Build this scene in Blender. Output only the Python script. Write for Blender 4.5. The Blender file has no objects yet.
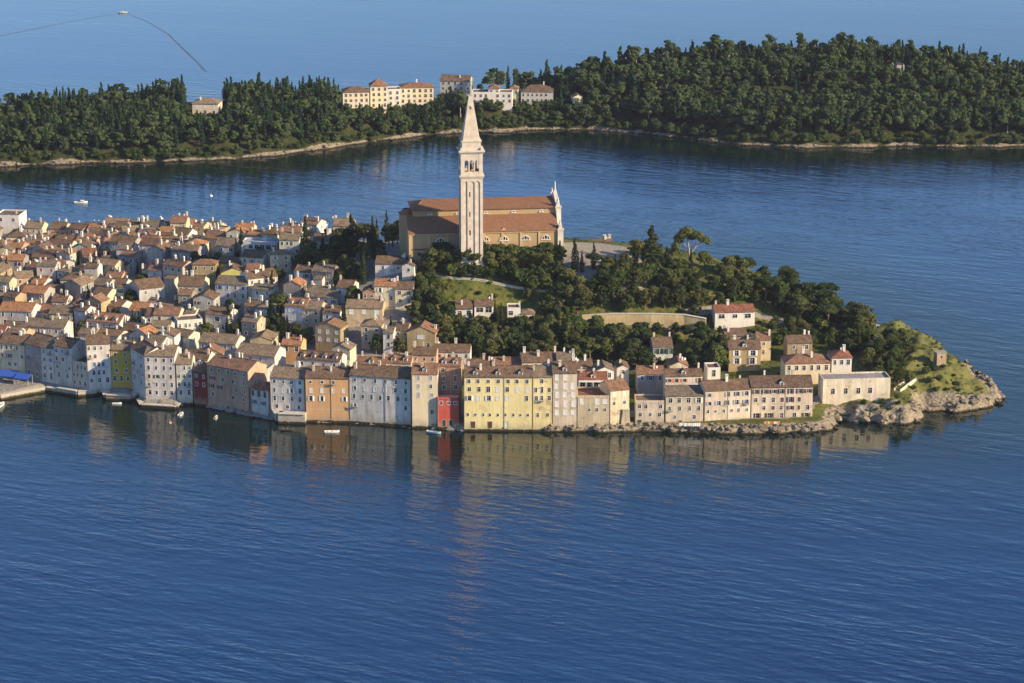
import bpy, math, random
import numpy as np
from mathutils import Vector, Matrix

SC = bpy.context.scene
COL = SC.collection
PI = math.pi
rad = math.radians

# ------------------------------------------------------------------ camera
FPX, PITCH, CAMH = 2600.0, rad(15.3), 270.0
cam_d = bpy.data.cameras.new('camera')
cam = bpy.data.objects.new('camera', cam_d)
COL.objects.link(cam)
cam.location = (0, 0, CAMH)
cam.rotation_euler = (PI / 2 - PITCH, 0, 0)
cam_d.sensor_width = 36.0
cam_d.lens = FPX / 1024 * 36
cam_d.clip_start = 1.0
cam_d.clip_end = 60000.0
SC.camera = cam

# ------------------------------------------------------------------ daylight: low warm sun from the right, Nishita sky
SUN_AZ, SUN_EL = rad(113.0), rad(23.0)          # azimuth clockwise from +Y
w = bpy.data.worlds.new('World')
SC.world = w
w.use_nodes = True
wn = w.node_tree
sky = wn.nodes.new('ShaderNodeTexSky')
sky.sky_type = 'NISHITA'
sky.sun_disc = False
sky.sun_elevation = SUN_EL
sky.sun_rotation = SUN_AZ
sky.air_density = 1.0
sky.dust_density = 0.5
sky.ozone_density = 6.0
wn.links.new(sky.outputs[0], wn.nodes['Background'].inputs[0])
wn.nodes['Background'].inputs[1].default_value = 0.12
sun_d = bpy.data.lights.new('sun', 'SUN')
sun_d.energy = 5.0
sun_d.angle = rad(0.5)
sun_d.color = (1.0, 0.79, 0.50)
sun = bpy.data.objects.new('sun', sun_d)
COL.objects.link(sun)
TO_SUN = Vector((math.sin(SUN_AZ) * math.cos(SUN_EL), math.cos(SUN_AZ) * math.cos(SUN_EL), math.sin(SUN_EL)))
sun.rotation_euler = (-TO_SUN).to_track_quat('-Z', 'Y').to_euler()
sun.location = TO_SUN * 900
vs = SC.view_settings
vs.view_transform = 'Standard'
vs.look = 'None'
vs.gamma = 1
vs.exposure = 0.76
vs.use_curve_mapping = False
SC.cycles.max_bounces = 6
SC.cycles.diffuse_bounces = 2
SC.cycles.glossy_bounces = 3
SC.cycles.transmission_bounces = 2
SC.cycles.transparent_max_bounces = 4
SC.cycles.caustics_reflective = False
SC.cycles.caustics_refractive = False

# ------------------------------------------------------------------ helpers
SP, CP = math.sin(PITCH), math.cos(PITCH)

def ray(px, py):
    a, b = (px - 512) / FPX, -(py - 341.5) / FPX
    return Vector((a, CP + b * SP, -SP + b * CP))

def at(px, py, z=0.0):
    d = ray(px, py)
    t = (z - CAMH) / d.z
    return Vector((d.x * t, d.y * t, z))

def at_y(px, py, Y):
    d = ray(px, py)
    t = Y / d.y
    return Vector((d.x * t, Y, CAMH + d.z * t))

def proj(x, y, z):
    dz = z - CAMH
    dep = y * CP - dz * SP
    return 512 + FPX * x / dep, 341.5 - FPX * (y * SP + dz * CP) / dep

class MB:
    """collects quads, boxes, tubes; build() links them as one mesh object"""
    def __init__(s):
        s.v, s.f, s.m = [], [], []
    def face(s, pts, m=0):
        n = len(s.v)
        s.v += [tuple(p) for p in pts]
        s.f.append(tuple(range(n, n + len(pts))))
        s.m.append(m)
    def box(s, x0, x1, y0, y1, z0, z1, m=0, M=None):
        P = [Vector(p) for p in ((x0,y0,z0),(x1,y0,z0),(x1,y1,z0),(x0,y1,z0),(x0,y0,z1),(x1,y0,z1),(x1,y1,z1),(x0,y1,z1))]
        if M: P = [M @ p for p in P]
        for q in ((0,3,2,1),(4,5,6,7),(0,1,5,4),(1,2,6,5),(2,3,7,6),(3,0,4,7)):
            s.face([P[i] for i in q], m)
    def frust(s, cx, cy, z0, z1, r0, r1, n=8, m=0, cap=True, a0=0.0):
        a = [Vector((cx + r0*math.cos(a0+2*PI*i/n), cy + r0*math.sin(a0+2*PI*i/n), z0)) for i in range(n)]
        b = [Vector((cx + r1*math.cos(a0+2*PI*i/n), cy + r1*math.sin(a0+2*PI*i/n), z1)) for i in range(n)]
        for i in range(n):
            j = (i + 1) % n
            s.face([a[i], a[j], b[j], b[i]], m)
        if cap: s.face(b, m)
    def tube(s, pts, rads, n=6, m=0):
        rings = []
        for i, p in enumerate(pts):
            p = Vector(p)
            d = (Vector(pts[min(i+1, len(pts)-1)]) - Vector(pts[max(i-1, 0)])).normalized()
            u = d.cross(Vector((0.3, 1, 0.1))).normalized()
            w_ = d.cross(u)
            rings.append([p + (u*math.cos(2*PI*k/n) + w_*math.sin(2*PI*k/n))*rads[i] for k in range(n)])
        for i in range(len(rings)-1):
            for k in range(n):
                j = (k+1) % n
                s.face([rings[i][k], rings[i][j], rings[i+1][j], rings[i+1][k]], m)
        s.face(rings[-1], m)
    def prism(s, poly, y0, y1, m=0, M=None):
        """poly in x,z extruded along y"""
        a = [Vector((p[0], y0, p[1])) for p in poly]
        b = [Vector((p[0], y1, p[1])) for p in poly]
        if M: a, b = [M @ p for p in a], [M @ p for p in b]
        s.face(a, m); s.face(b[::-1], m)
        n = len(poly)
        for i in range(n):
            j = (i+1) % n
            s.face([a[j], a[i], b[i], b[j]], m)
    def mesh(s, name, mats):
        me = bpy.data.meshes.new(name)
        me.from_pydata(s.v, [], s.f)
        for m in (mats if isinstance(mats, (list, tuple)) else [mats]): me.materials.append(m)
        if any(s.m): me.polygons.foreach_set('material_index', s.m)
        me.update()
        return me
    def build(s, name, mats, parent=None, color=None, loc=None):
        return link(name, s.mesh(name, mats), parent, color, loc)

def link(name, data, parent=None, color=None, loc=None, rz=None):
    o = bpy.data.objects.new(name, data)
    COL.objects.link(o)
    if parent: o.parent = parent
    if color: o.color = (*color, 1)
    if loc is not None: o.location = loc
    if rz is not None: o.rotation_euler = (0, 0, rz)
    return o

THINGS = []          # (object, info) for labelling at the end
def tag(o, label, cat, group=None):
    if label: o['label'] = label
    o['category'] = cat
    if group: o['group'] = group
    return o
def thing(name, loc, label, cat, rz=0.0, group=None):
    o = bpy.data.objects.new(name, None)
    COL.objects.link(o)
    o.empty_display_size = 1
    o.location = loc
    o.rotation_euler = (0, 0, rz)
    return tag(o, label, cat, group)
def structure(o, kind='structure'):
    o['kind'] = kind
    return o

# ------------------------------------------------------------------ materials
class NT:
    def __init__(s, name):
        s.mat = bpy.data.materials.new(name)
        s.mat.use_nodes = True
        s.t = s.mat.node_tree
        s.b = s.t.nodes['Principled BSDF']
    def n(s, typ, **kw):
        x = s.t.nodes.new(typ)
        for k, v in kw.items():
            if k[0] == '_': x.inputs[k[1:].replace('_', ' ')].default_value = v
            else: setattr(x, k, v)
        return x
    def l(s, a, b): s.t.links.new(a, b)
    def pos(s, scale=(1,1,1), rot=(0,0,0), obj=False):
        src = s.n('ShaderNodeTexCoord').outputs['Object'] if obj else s.n('ShaderNodeNewGeometry').outputs['Position']
        if any(rot):
            m0 = s.n('ShaderNodeMapping'); m0.inputs['Rotation'].default_value = rot
            s.l(src, m0.inputs['Vector']); src = m0.outputs[0]
        m = s.n('ShaderNodeMapping')
        m.inputs['Scale'].default_value = scale
        s.l(src, m.inputs['Vector'])
        return m.outputs[0]
    def noise(s, vec, scale=1.0, detail=4.0, rough=0.5):
        x = s.n('ShaderNodeTexNoise')
        x.inputs['Scale'].default_value = scale
        x.inputs['Detail'].default_value = detail
        x.inputs['Roughness'].default_value = rough
        s.l(vec, x.inputs['Vector'])
        return x.outputs['Fac']
    def rng(s, fac, a, b, c, d):
        x = s.n('ShaderNodeMapRange')
        for i, v in enumerate((a, b, c, d)): x.inputs[i+1].default_value = v
        s.l(fac, x.inputs[0])
        return x.outputs[0]
    def mix(s, fac, a, b, mode='MIX'):
        x = s.n('ShaderNodeMix', data_type='RGBA', blend_type=mode)
        for src, i in ((fac, 0), (a, 6), (b, 7)):
            if isinstance(src, (int, float)): x.inputs[i].default_value = src
            elif isinstance(src, tuple): x.inputs[i].default_value = (*src, 1)
            else: s.l(src, x.inputs[i])
        return x.outputs[2]
    def mul(s, col, fac):
        v = s.n('ShaderNodeVectorMath', operation='SCALE')
        s.l(col, v.inputs[0]); s.l(fac, v.inputs['Scale'])
        return v.outputs[0]
    def math(s, op, a, b=0.0):
        x = s.n('ShaderNodeMath', operation=op)
        for i, v in enumerate((a, b)):
            if isinstance(v, (int, float)): x.inputs[i].default_value = v
            else: s.l(v, x.inputs[i])
        return x.outputs[0]
    def bump(s, h, dist=0.1, strength=1.0, prev=None):
        b = s.n('ShaderNodeBump')
        b.inputs['Strength'].default_value = strength
        b.inputs['Distance'].default_value = dist
        s.l(h, b.inputs['Height'])
        if prev is not None: s.l(prev, b.inputs['Normal'])
        return b.outputs[0]
    def out(s, col=None, rough=0.85, normal=None, spec=0.3):
        if isinstance(col, tuple): s.b.inputs['Base Color'].default_value = (*col, 1)
        elif col is not None: s.l(col, s.b.inputs['Base Color'])
        if isinstance(rough, (int, float)): s.b.inputs['Roughness'].default_value = rough
        else: s.l(rough, s.b.inputs['Roughness'])
        s.b.inputs['Specular IOR Level'].default_value = spec
        if normal is not None: s.l(normal, s.b.inputs['Normal'])
        return s.mat

def flat(name, col, rough=0.7, var=0.15, scale=0.8, spec=0.3):
    t = NT(name)
    f = t.rng(t.noise(t.pos(), scale, 4), 0.3, 0.7, 1 - var, 1 + var)
    c = t.n('ShaderNodeRGB'); c.outputs[0].default_value = (*col, 1)
    return t.out(t.mul(c.outputs[0], f), rough, spec=spec)

def mk_plaster(name, stain):
    t = NT(name)
    c = t.n('ShaderNodeObjectInfo').outputs['Color']
    big = t.rng(t.noise(t.pos((.16, .16, .10)), 1.0, 5, .62), .3, .7, 1 - .30*stain, 1 + .12*stain)
    streak = t.rng(t.noise(t.pos((1.1, 1.1, .09)), 1.0, 4, .65), .35, .65, 1 - .24*stain, 1.05)
    c = t.mul(t.mul(c, big), streak)
    patch = t.rng(t.noise(t.pos((.30, .30, .42)), 1.0, 6, .68), .585, .64, 0, .62*stain)
    c = t.mix(patch, c, (.30, .235, .17))
    mould = t.rng(t.noise(t.pos((.5, .5, .2), (0, 0, .7)), 1.0, 6, .7), .56, .72, 0, .55*stain)
    c = t.mix(mould, c, (.17, .155, .14))
    z = t.n('ShaderNodeSeparateXYZ'); t.l(t.n('ShaderNodeNewGeometry').outputs['Position'], z.inputs[0])
    damp = t.rng(t.math('ADD', z.outputs[2], t.math('MULTIPLY', t.noise(t.pos((.35, .35, .25)), 1.0, 6, .7), -9.0)), -3.6, -.9, .62, 0)      # salt-eaten plinth
    c = t.mix(damp, c, (.36, .30, .22))
    nz = t.noise(t.pos((.8, .8, .8)), 1.0, 5, .7)
    wet = t.rng(t.math('SUBTRACT', z.outputs[2], t.math('MULTIPLY', nz, 1.5)), -.1, .35, 1, 0)      # weed and wet stone at the waterline
    c = t.mix(wet, c, (.040, .036, .022))
    return t.out(c, .9, t.bump(t.noise(t.pos(), 2.2, 4, .6), .05), spec=.15)

def mk_roof(name, k=1.0):
    t = NT(name)
    c = t.n('ShaderNodeObjectInfo').outputs['Color']
    v = t.n('ShaderNodeTexVoronoi'); v.inputs['Scale'].default_value = 2.6
    t.l(t.pos((1, 1, 1.5)), v.inputs['Vector'])
    sep = t.n('ShaderNodeSeparateColor'); t.l(v.outputs['Color'], sep.inputs[0])
    f1 = t.rng(sep.outputs[0], 0, 1, 1 - .40*k, 1 + .42*k)
    c = t.mul(c, f1)
    f2 = t.rng(t.noise(t.pos(), .45, 5, .65), .3, .7, 1 - .32*k, 1 + .28*k)
    c = t.mul(c, f2)
    lich = t.rng(t.noise(t.pos((1, 1, 1), (0, 0, 1)), .8, 6, .7), .52, .68, 0, .6*k)
    c = t.mix(lich, c, (.27, .20, .115))
    wv = t.n('ShaderNodeTexWave', bands_direction='X'); wv.inputs['Scale'].default_value = 1.3
    t.l(t.pos(obj=True), wv.inputs['Vector'])
    return t.out(c, .9, t.bump(wv.outputs[1], .06, .6, t.bump(sep.outputs[0], .10, .8)), spec=.15)

def mk_tint(name, rough=.7, var=.12, scale=2.0):
    t = NT(name)
    c = t.n('ShaderNodeObjectInfo').outputs['Color']
    return t.out(t.mul(c, t.rng(t.noise(t.pos(), scale, 3), .3, .7, 1-var, 1+var)), rough, spec=.3)

def mk_leaf(name, lo, mid, hi, scale=.35, fine=1.2):
    t = NT(name)
    r = t.n('ShaderNodeObjectInfo').outputs['Random']
    n1 = t.noise(t.pos(), scale, 3, .6)
    n2 = t.noise(t.pos(), fine, 2, .5)
    f = t.math('ADD', t.math('MULTIPLY', n1, .6), t.math('ADD', t.math('MULTIPLY', n2, .4), t.math('MULTIPLY', t.math('SUBTRACT', r, .5), .40)))
    cr = t.n('ShaderNodeValToRGB')
    e = cr.color_ramp.elements
    e[0].position = .30; e[0].color = (*lo, 1)
    e[1].position = .70; e[1].color = (*hi, 1)
    m = e.new(.5); m.color = (*mid, 1)
    t.l(f, cr.inputs[0])
    t.out(cr.outputs[0], .75, spec=.2)
    tr = t.n('ShaderNodeBsdfTranslucent')
    t.l(cr.outputs[0], tr.inputs[0])
    mx = t.n('ShaderNodeMixShader'); mx.inputs[0].default_value = .32
    t.l(t.b.outputs[0], mx.inputs[1]); t.l(tr.outputs[0], mx.inputs[2])
    t.l(mx.outputs[0], t.t.nodes['Material Output'].inputs[0])
    return t.mat

M = {}
M['plaster'] = mk_plaster('weathered_plaster', 1.0)
M['plaster_clean'] = mk_plaster('painted_plaster', .35)
M['roof'] = mk_roof('clay_tiles')
M['church_roof'] = mk_roof('even_clay_tiles', .35)
M['paint'] = mk_tint('painted_wood')
M['glass'] = flat('window_glass', (.022, .026, .032), .12, .3, 1.0, .5)
M['stone_trim'] = flat('stone_trim', (.52, .47, .39), .85)
M['white_trim'] = flat('white_trim', (.70, .68, .64), .7)
M['tower_stone'] = mk_tint('pale_tower_stone', .85, .14, .5)
M['leaf_broad'] = mk_leaf('broad_leaves', (0.034, 0.059, 0.016), (0.073, 0.104, 0.026), (0.144, 0.156, 0.041))
M['leaf_olive'] = mk_leaf('olive_leaves', (0.044, 0.057, 0.017), (0.094, 0.106, 0.031), (0.160, 0.160, 0.053))
M['leaf_pine'] = mk_leaf('pine_needles', (0.027, 0.050, 0.016), (0.056, 0.083, 0.024), (0.112, 0.127, 0.037))
M['leaf_cyp'] = mk_leaf('cypress_needles', (0.013, 0.027, 0.012), (0.023, 0.043, 0.017), (0.044, 0.065, 0.023))
M['leaf_bush'] = mk_leaf('shrub_leaves', (0.026, 0.051, 0.012), (0.056, 0.091, 0.021), (0.112, 0.141, 0.034))
M['leaf_far'] = mk_leaf('island_leaves', (0.022, 0.053, 0.022), (0.045, 0.084, 0.032), (0.095, 0.135, 0.048), .10, .5)
M['leaf_far_cyp'] = mk_leaf('island_cypress_needles', (0.015, 0.039, 0.018), (0.027, 0.060, 0.025), (0.050, 0.091, 0.035), .2, .6)
M['leaf_dry'] = mk_leaf('dry_brown_leaves', (.05, .045, .02), (.10, .085, .04), (.16, .13, .06))
M['bark'] = flat('bark', (.16, .115, .08), .9, .3, 1.5)
M['bark_pale'] = flat('pale_bark', (.32, .27, .21), .9, .2, 1.5)
M['rock'] = None
# ------------------------------------------------------------------ sea
def mk_water():
    t = NT('sea_water')
    R = rad(30)
    # long crests running down to the right, chop on top, and broad calm / ruffled bands
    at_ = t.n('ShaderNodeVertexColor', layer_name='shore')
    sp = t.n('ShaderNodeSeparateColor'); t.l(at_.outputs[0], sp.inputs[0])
    swell = t.noise(t.pos((.066, .215, 1), (0, 0, R)), 1.0, 2, .5)
    mid = t.noise(t.pos((.19, .50, 1), (0, 0, R - .25)), 1.0, 3, .5)
    fine = t.noise(t.pos((.40, .9, 1), (0, 0, R + .15)), 1.0, 2, .5)
    band = t.rng(t.noise(t.pos((.005, .014, 1), (0, 0, .35)), 1.0, 5, .62), .36, .64, .32, 1.2)
    h = t.math('ADD', t.math('MULTIPLY', swell, 1.0), t.math('ADD', t.math('MULTIPLY', mid, .46), t.math('MULTIPLY', fine, .12)))
    h = t.math('MULTIPLY', h, t.math('MULTIPLY', band, t.math('MULTIPLY', t.rng(sp.outputs[0], .05, .7, 1.0, .55), t.rng(sp.outputs[1], 0, 1, 1.0, .20))))
    t.b.inputs['IOR'].default_value = 1.52
    col = t.mix(t.rng(t.noise(t.pos((.006, .006, 1)), 1.0, 3), .3, .7, 0, 1), WATER_A, WATER_B)
    col = t.mix(t.rng(sp.outputs[0], .06, .55, 0, 1), col, (.0014, .0110, .0080))      # dark green reflection of town and hillside painted into the near-shore colour
    return t.out(col, .06, t.bump(h, .45, 1.0), spec=.5)
WATER_A, WATER_B = (.0006, .0215, .084), (.0011, .0285, .102)
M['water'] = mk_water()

# ------------------------------------------------------------------ ground of the town peninsula
coast_px = [(-150, 402), (-60, 400), (0, 399), (46, 390), (80, 394), (104, 394), (107, 398), (132, 399), (136, 396), (141, 405), (176, 407),
            (193, 403), (214, 409), (250, 416), (268, 419), (280, 421), (306, 422), (350, 423), (411, 427), (464, 431), (530, 431),
            (552, 432), (580, 432), (610, 432.5), (640, 431.5), (664, 432.5), (700, 433), (730, 434.5), (765, 434), (800, 433), (822, 432), (835, 430),
            (834, 425), (836, 420), (847, 420), (862, 423), (885, 425), (915, 422), (928, 419), (926, 412), (945, 412), (975, 410), (1005, 403),
            (1000, 397), (982, 388), (968, 378), (956, 368), (944, 356)]
COAST = [at(*p, 0).to_2d() for p in coast_px]
COAST += [Vector(p) for p in ((160, 972), (152, 996), (140, 1022), (122, 1060), (104, 1098), (60, 1122), (0, 1128), (-80, 1140), (-160, 1150), (-290, 1160), (-300, 935))]
CO = np.array([tuple(p) for p in COAST])

def sdist(X, Y, P=CO):
    """signed distance to a closed outline, inside positive"""
    X = np.asarray(X, float); Y = np.asarray(Y, float)
    d2 = np.full(X.shape, 1e18); ins = np.zeros(X.shape, bool)
    n = len(P)
    for i in range(n):
        ax, ay = P[i]; bx, by = P[(i+1) % n]
        ex, ey = bx-ax, by-ay
        t = np.clip(((X-ax)*ex + (Y-ay)*ey) / (ex*ex + ey*ey + 1e-12), 0, 1)
        d2 = np.minimum(d2, (X-ax-t*ex)**2 + (Y-ay-t*ey)**2)
        c = ((ay > Y) != (by > Y)) & (X < (bx-ax)*(Y-ay)/((by-ay) if by != ay else 1e-9) + ax)
        ins ^= c
    d = np.sqrt(d2)
    return np.where(ins, d, -d)

ctl_px = [(10,380,2.2),(-80,385,2.2),(100,386,2.5),(200,396,3),(300,402,3),(400,408,3),(500,415,3),(600,415,3),(700,412,3.5),(800,408,4),
    (-100,330,5),(-100,240,6),(0,330,6),(0,280,9),(0,240,7),(100,330,7),(100,290,10),(100,250,9),(200,340,7),(200,300,13),(200,255,15),(200,232,12),
    (300,340,9),(300,300,17),(300,262,23),(300,238,21),(400,345,10),(400,300,22),(400,270,29),(400,250,31),
    (440,258,33),(480,258,33),(550,258,33),(480,238,33),(550,240,33),(600,252,33),(600,268,32),(640,262,31),
    (480,272,30),(480,297,22.5),(480,330,13),(480,370,6),(480,395,4),(560,272,29.5),(560,300,21),(560,330,13),(560,380,6),
    (640,306,19),(640,330,14),(640,370,7),(640,395,4.5),(690,272,28.5),(700,284,26),(740,285,23.5),(700,312,17),(720,325,13),(700,350,9),
    (760,275,24),(760,297,20),(760,330,13),(760,370,7.5),(800,305,17.5),(800,340,11),(800,380,6.5),(850,330,12),(850,372,7.5),(862,402,5),(838,406,4.5),(885,404,5),
    (888,342,13),(900,375,10),(900,400,5.5),(918,352,12.5),(938,363,11),(940,395,6),(965,383,5.5),(975,398,3)]
CT = np.array([(*at(*p).to_2d(), p[2]) for p in ctl_px] + [(x, y, z) for x in (-280, -200, -120, -40, 30) for y, z in ((1125, 4),)]
              + [(-120, 1085, 9), (-40, 1085, 14), (20, 1080, 18), (60, 1075, 16), (90, 1060, 14)])
def _phi(r2): return np.where(r2 > 0, .5*r2*np.log(r2 + 1e-12), 0.0)
_n = len(CT)
_sc = 100.0
_A = np.zeros((_n+3, _n+3))
_dx = (CT[:, None, 0]-CT[None, :, 0])/_sc; _dy = (CT[:, None, 1]-CT[None, :, 1])/_sc
_A[:_n, :_n] = _phi(_dx**2+_dy**2) + np.eye(_n)*0.012
_A[:_n, _n] = 1; _A[:_n, _n+1] = CT[:, 0]/_sc; _A[:_n, _n+2] = CT[:, 1]/_sc
_A[_n:, :_n] = _A[:_n, _n:].T
_W = np.linalg.solve(_A, np.concatenate([CT[:, 2], np.zeros(3)]))
RNG = np.random.default_rng(7)
_ph = RNG.uniform(0, 6.28, (10, 3)); _fr = RNG.normal(0, 1, (10, 2))
def wob(X, Y, s):
    """cheap smooth noise, about -1..1"""
    r = 0
    for i in range(10):
        f = (1 + i*.35)/s
        r = r + np.sin(_fr[i, 0]*X*f + _ph[i, 0])*np.cos(_fr[i, 1]*Y*f + _ph[i, 1])/(1 + i*.35)
    return r*.6
ROCKY = np.array([tuple(at(*p).to_2d()) for p in ((834,440),(828,412),(842,395),(870,372),(898,338),(915,330),(1100,330),(1100,470),(834,470))])
def terr(X, Y):
    X = np.asarray(X, float); Y = np.asarray(Y, float)
    r2 = ((X[..., None]-CT[:, 0])**2 + (Y[..., None]-CT[:, 1])**2)/_sc**2
    h = _phi(r2) @ _W[:_n] + _W[_n] + _W[_n+1]*X/_sc + _W[_n+2]*Y/_sc
    d = sdist(X, Y)
    rk = np.clip(sdist(X, Y, ROCKY)/6 + .4, 0, 1)          # 1 on the rocky cape
    front = np.clip((X - 8)/10, 0, 1)*(1 - rk)               # rocks at the foot of the right-hand houses
    d = d + rk*(wob(X, Y, 5)*2.2 + wob(X+50, Y, 2)*.9) + front*wob(X, Y, 2.2)*.8
    cap = np.where(d > 0, (1.25*(1-rk) + rk*.2) + d*(.45*(1-rk) + rk*1.1), d*1.4)
    h = np.maximum(h, 1.3) + rk*(wob(X, Y, 4)*1.1 + wob(X, Y+30, 1.7)*.7)
    h = np.minimum(h, cap)
    return np.maximum(h, -3)
def tz(x, y): return float(terr(np.array([x]), np.array([y]))[0])

def solve(px, py, H, T=None, y0=850, y1=1160):
    """point on the ground whose top, H above it, is seen at this pixel"""
    T = T or terr
    Y = np.arange(y0, y1, .5)
    d = ray(px, py)
    X = Y*d.x/d.y; Z = CAMH + Y*d.z/d.y
    g = T(X, Y) + H - Z
    i = np.argmax(g > 0)
    return Vector((X[i], Y[i], Z[i] - H))

def grid_ground(name, x0, x1, y0, y1, st, T, attr, mat):
    xs = np.arange(x0, x1, st); ys = np.arange(y0, y1, st)
    X, Y = np.meshgrid(xs, ys)
    Z = T(X.ravel(), Y.ravel()).reshape(X.shape)
    nx, ny = len(xs), len(ys)
    idx = np.arange(nx*ny).reshape(ny, nx)
    q = np.stack([idx[:-1, :-1], idx[:-1, 1:], idx[1:, 1:], idx[1:, :-1]], -1).reshape(-1, 4)
    keep = (Z.ravel()[q] > -2.9).any(1)
    q = q[keep]
    me = bpy.data.meshes.new(name)
    me.from_pydata(np.stack([X.ravel(), Y.ravel(), Z.ravel()], -1).tolist(), [], q.tolist())
    ca = me.color_attributes.new('cover', 'FLOAT_COLOR', 'POINT')
    c = attr(X.ravel(), Y.ravel(), Z.ravel())
    ca.data.foreach_set('color', np.concatenate([c, np.ones((len(c), 1))], 1).ravel())
    me.materials.append(mat)
    me.polygons.foreach_set('use_smooth', np.ones(len(q), bool))
    me.update()
    o = link(name, me)
    return structure(o)

def mk_ground(name, grass_a, grass_b, paving=(.30, .27, .23)):
    t = NT(name)
    at_ = t.n('ShaderNodeVertexColor', layer_name='cover')
    sp = t.n('ShaderNodeSeparateColor'); t.l(at_.outputs[0], sp.inputs[0])
    n1 = t.noise(t.pos(), .12, 6, .65); n2 = t.noise(t.pos(), .55, 6, .7)
    grass = t.mix(t.rng(n1, .36, .64, 0, 1), grass_a, grass_b)
    grass = t.mix(t.rng(n2, .52, .66, 0, .75), grass, (.030, .045, .012))
    rock = t.mix(t.rng(n2, .32, .68, 0, 1), (.15, .125, .095), (.37, .315, .23))
    rock = t.mix(t.rng(n1, .45, .6, 0, .5), rock, (.30, .235, .15))
    z = t.n('ShaderNodeSeparateXYZ'); t.l(t.n('ShaderNodeNewGeometry').outputs['Position'], z.inputs[0])
    wet = t.rng(t.math('ADD', z.outputs[2], t.math('MULTIPLY', n2, .8)), .75, 1.25, 1, 0)
    rock = t.mix(wet, rock, (.035, .032, .02))
    grass = t.mix(t.math('MULTIPLY', sp.outputs[0], t.rng(n1, .35, .55, .35, 1)), grass, (.17, .165, .055))      # dry grass on the cape
    pav = t.mix(t.rng(n2, .3, .7, 0, 1), tuple(c*.72 for c in paving), tuple(c*1.15 for c in paving))
    e1 = t.rng(t.math('ADD', sp.outputs[1], t.math('MULTIPLY', t.math('SUBTRACT', n2, .5), .9)), .42, .58, 0, 1)
    c = t.mix(e1, grass, rock)
    c = t.mix(t.rng(sp.outputs[2], .4, .6, 0, 1), c, pav)
    v = t.n('ShaderNodeTexVoronoi', feature='DISTANCE_TO_EDGE'); v.inputs['Scale'].default_value = .45
    t.l(t.pos((1, 1.6, 2)), v.inputs['Vector'])
    hgt = t.math('ADD', t.math('MULTIPLY', v.outputs[0], e1), t.math('MULTIPLY', n2, .8))
    return t.out(c, .95, t.bump(hgt, 1.1, .9), spec=.1)
M['ground'] = mk_ground('hill_ground', (.060, .085, .020), (.165, .155, .042))
M['island_ground'] = mk_ground('island_ground', (.030, .040, .014), (.065, .068, .026))

def poly_px(pts): return np.array([tuple(at(px, py, z).to_2d()) for px, py, z in pts])
TERRACE = poly_px([(556,245,33),(600,240,33),(650,250,32),(652,268,31),(640,276,30.5),(556,276,31)])
PATHS = [[(570,318,18),(640,316,18),(700,320,17),(760,330,14)], [(690,300,22),(735,298,22),(790,318,16),(850,325,12.5),(880,345,12)],
         [(845,408,5),(870,404,5.4),(893,404,5)]]
PATHS = [[at(*p) for p in L] for L in PATHS]
def cover(X, Y, Z):
    d = sdist(X, Y)
    rk = np.clip(sdist(X, Y, ROCKY)/6 + .4, 0, 1)
    px = 512 + FPX*X/(Y*CP + (CAMH-Z)*SP)
    rock = np.clip(1.1 - (d - 1)/4.8, 0, 1)*np.where(rk > .3, 1, np.where(px > 470, 1, 0)) + .29*rk
    town = np.where((px < 415) | (d < 14), 1.0, 0.0)*(1 - rk)
    pav = np.where((px > 470) & (d < 8), 0, town)
    pav = np.maximum(pav, np.clip(sdist(X, Y, TERRACE)/2 + .5, 0, 1))
    for L in PATHS:
        dd = np.full(X.shape, 99.0)
        for a, c in zip(L[:-1], L[1:]):
            ex, ey = c.x-a.x, c.y-a.y
            t = np.clip(((X-a.x)*ex + (Y-a.y)*ey)/(ex*ex+ey*ey), 0, 1)
            dd = np.minimum(dd, np.hypot(X-a.x-t*ex, Y-a.y-t*ey))
        pav = np.maximum(pav, np.clip(2.2 - dd, 0, 1))
    return np.stack([np.clip(rk - .1, 0, 1), np.clip(rock, 0, 1), np.clip(pav, 0, 1)], -1)
grid_ground('hill_ground', -262, 200, 850, 1166, 1.25, terr, cover, M['ground'])

# ------------------------------------------------------------------ the wooded island across the strait
isl_px = [(-260, 176), (-120, 170), (0, 167), (70, 164), (150, 163), (235, 160), (290, 154), (340, 147), (390, 140), (430, 136), (452, 133), (470, 133), (505, 133), (520, 131), (560, 130), (600, 131), (640, 134), (700, 141),
          (745, 146), (800, 148), (870, 148), (905, 146), (960, 148), (1024, 147), (1120, 146), (1260, 138)]
ISL = np.array([tuple(at(*p, 0).to_2d()) for p in isl_px] + [(480, 1560), (300, 1575), (120, 1570), (0, 1530), (-60, 1500), (-120, 1490), (-260, 1480), (-480, 1440)])
def build_sea():
    S = 12000
    xs = np.array([-S, -3000, -600] + list(np.arange(-340, 341, 8.0)) + [600, 3000, S]); ys = np.array([-S, -2000, 200] + list(np.arange(520, 1640, 8.0)) + [2000, 4000, S])
    X, Y = np.meshgrid(xs, ys); nx, ny = len(xs), len(ys)
    idx = np.arange(nx*ny).reshape(ny, nx)
    q = np.stack([idx[:-1, :-1], idx[:-1, 1:], idx[1:, 1:], idx[1:, :-1]], -1).reshape(-1, 4)
    x, y = X.ravel(), Y.ravel()
    d = np.minimum(np.maximum(-sdist(x, y), 0), np.maximum(-sdist(x, y, ISL), 0))
    me = bpy.data.meshes.new('sea')
    me.from_pydata(np.stack([x, y, x*0], -1).tolist(), [], q.tolist())
    ca = me.color_attributes.new('shore', 'FLOAT_COLOR', 'POINT')
    c = np.exp(-d/52.0); far = np.clip((y - 1500)/120, 0, 1)
    ca.data.foreach_set('color', np.stack([c, far, c, c*0+1], -1).ravel())
    me.materials.append(M['water']); me.update()
    return structure(link('sea', me))
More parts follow.
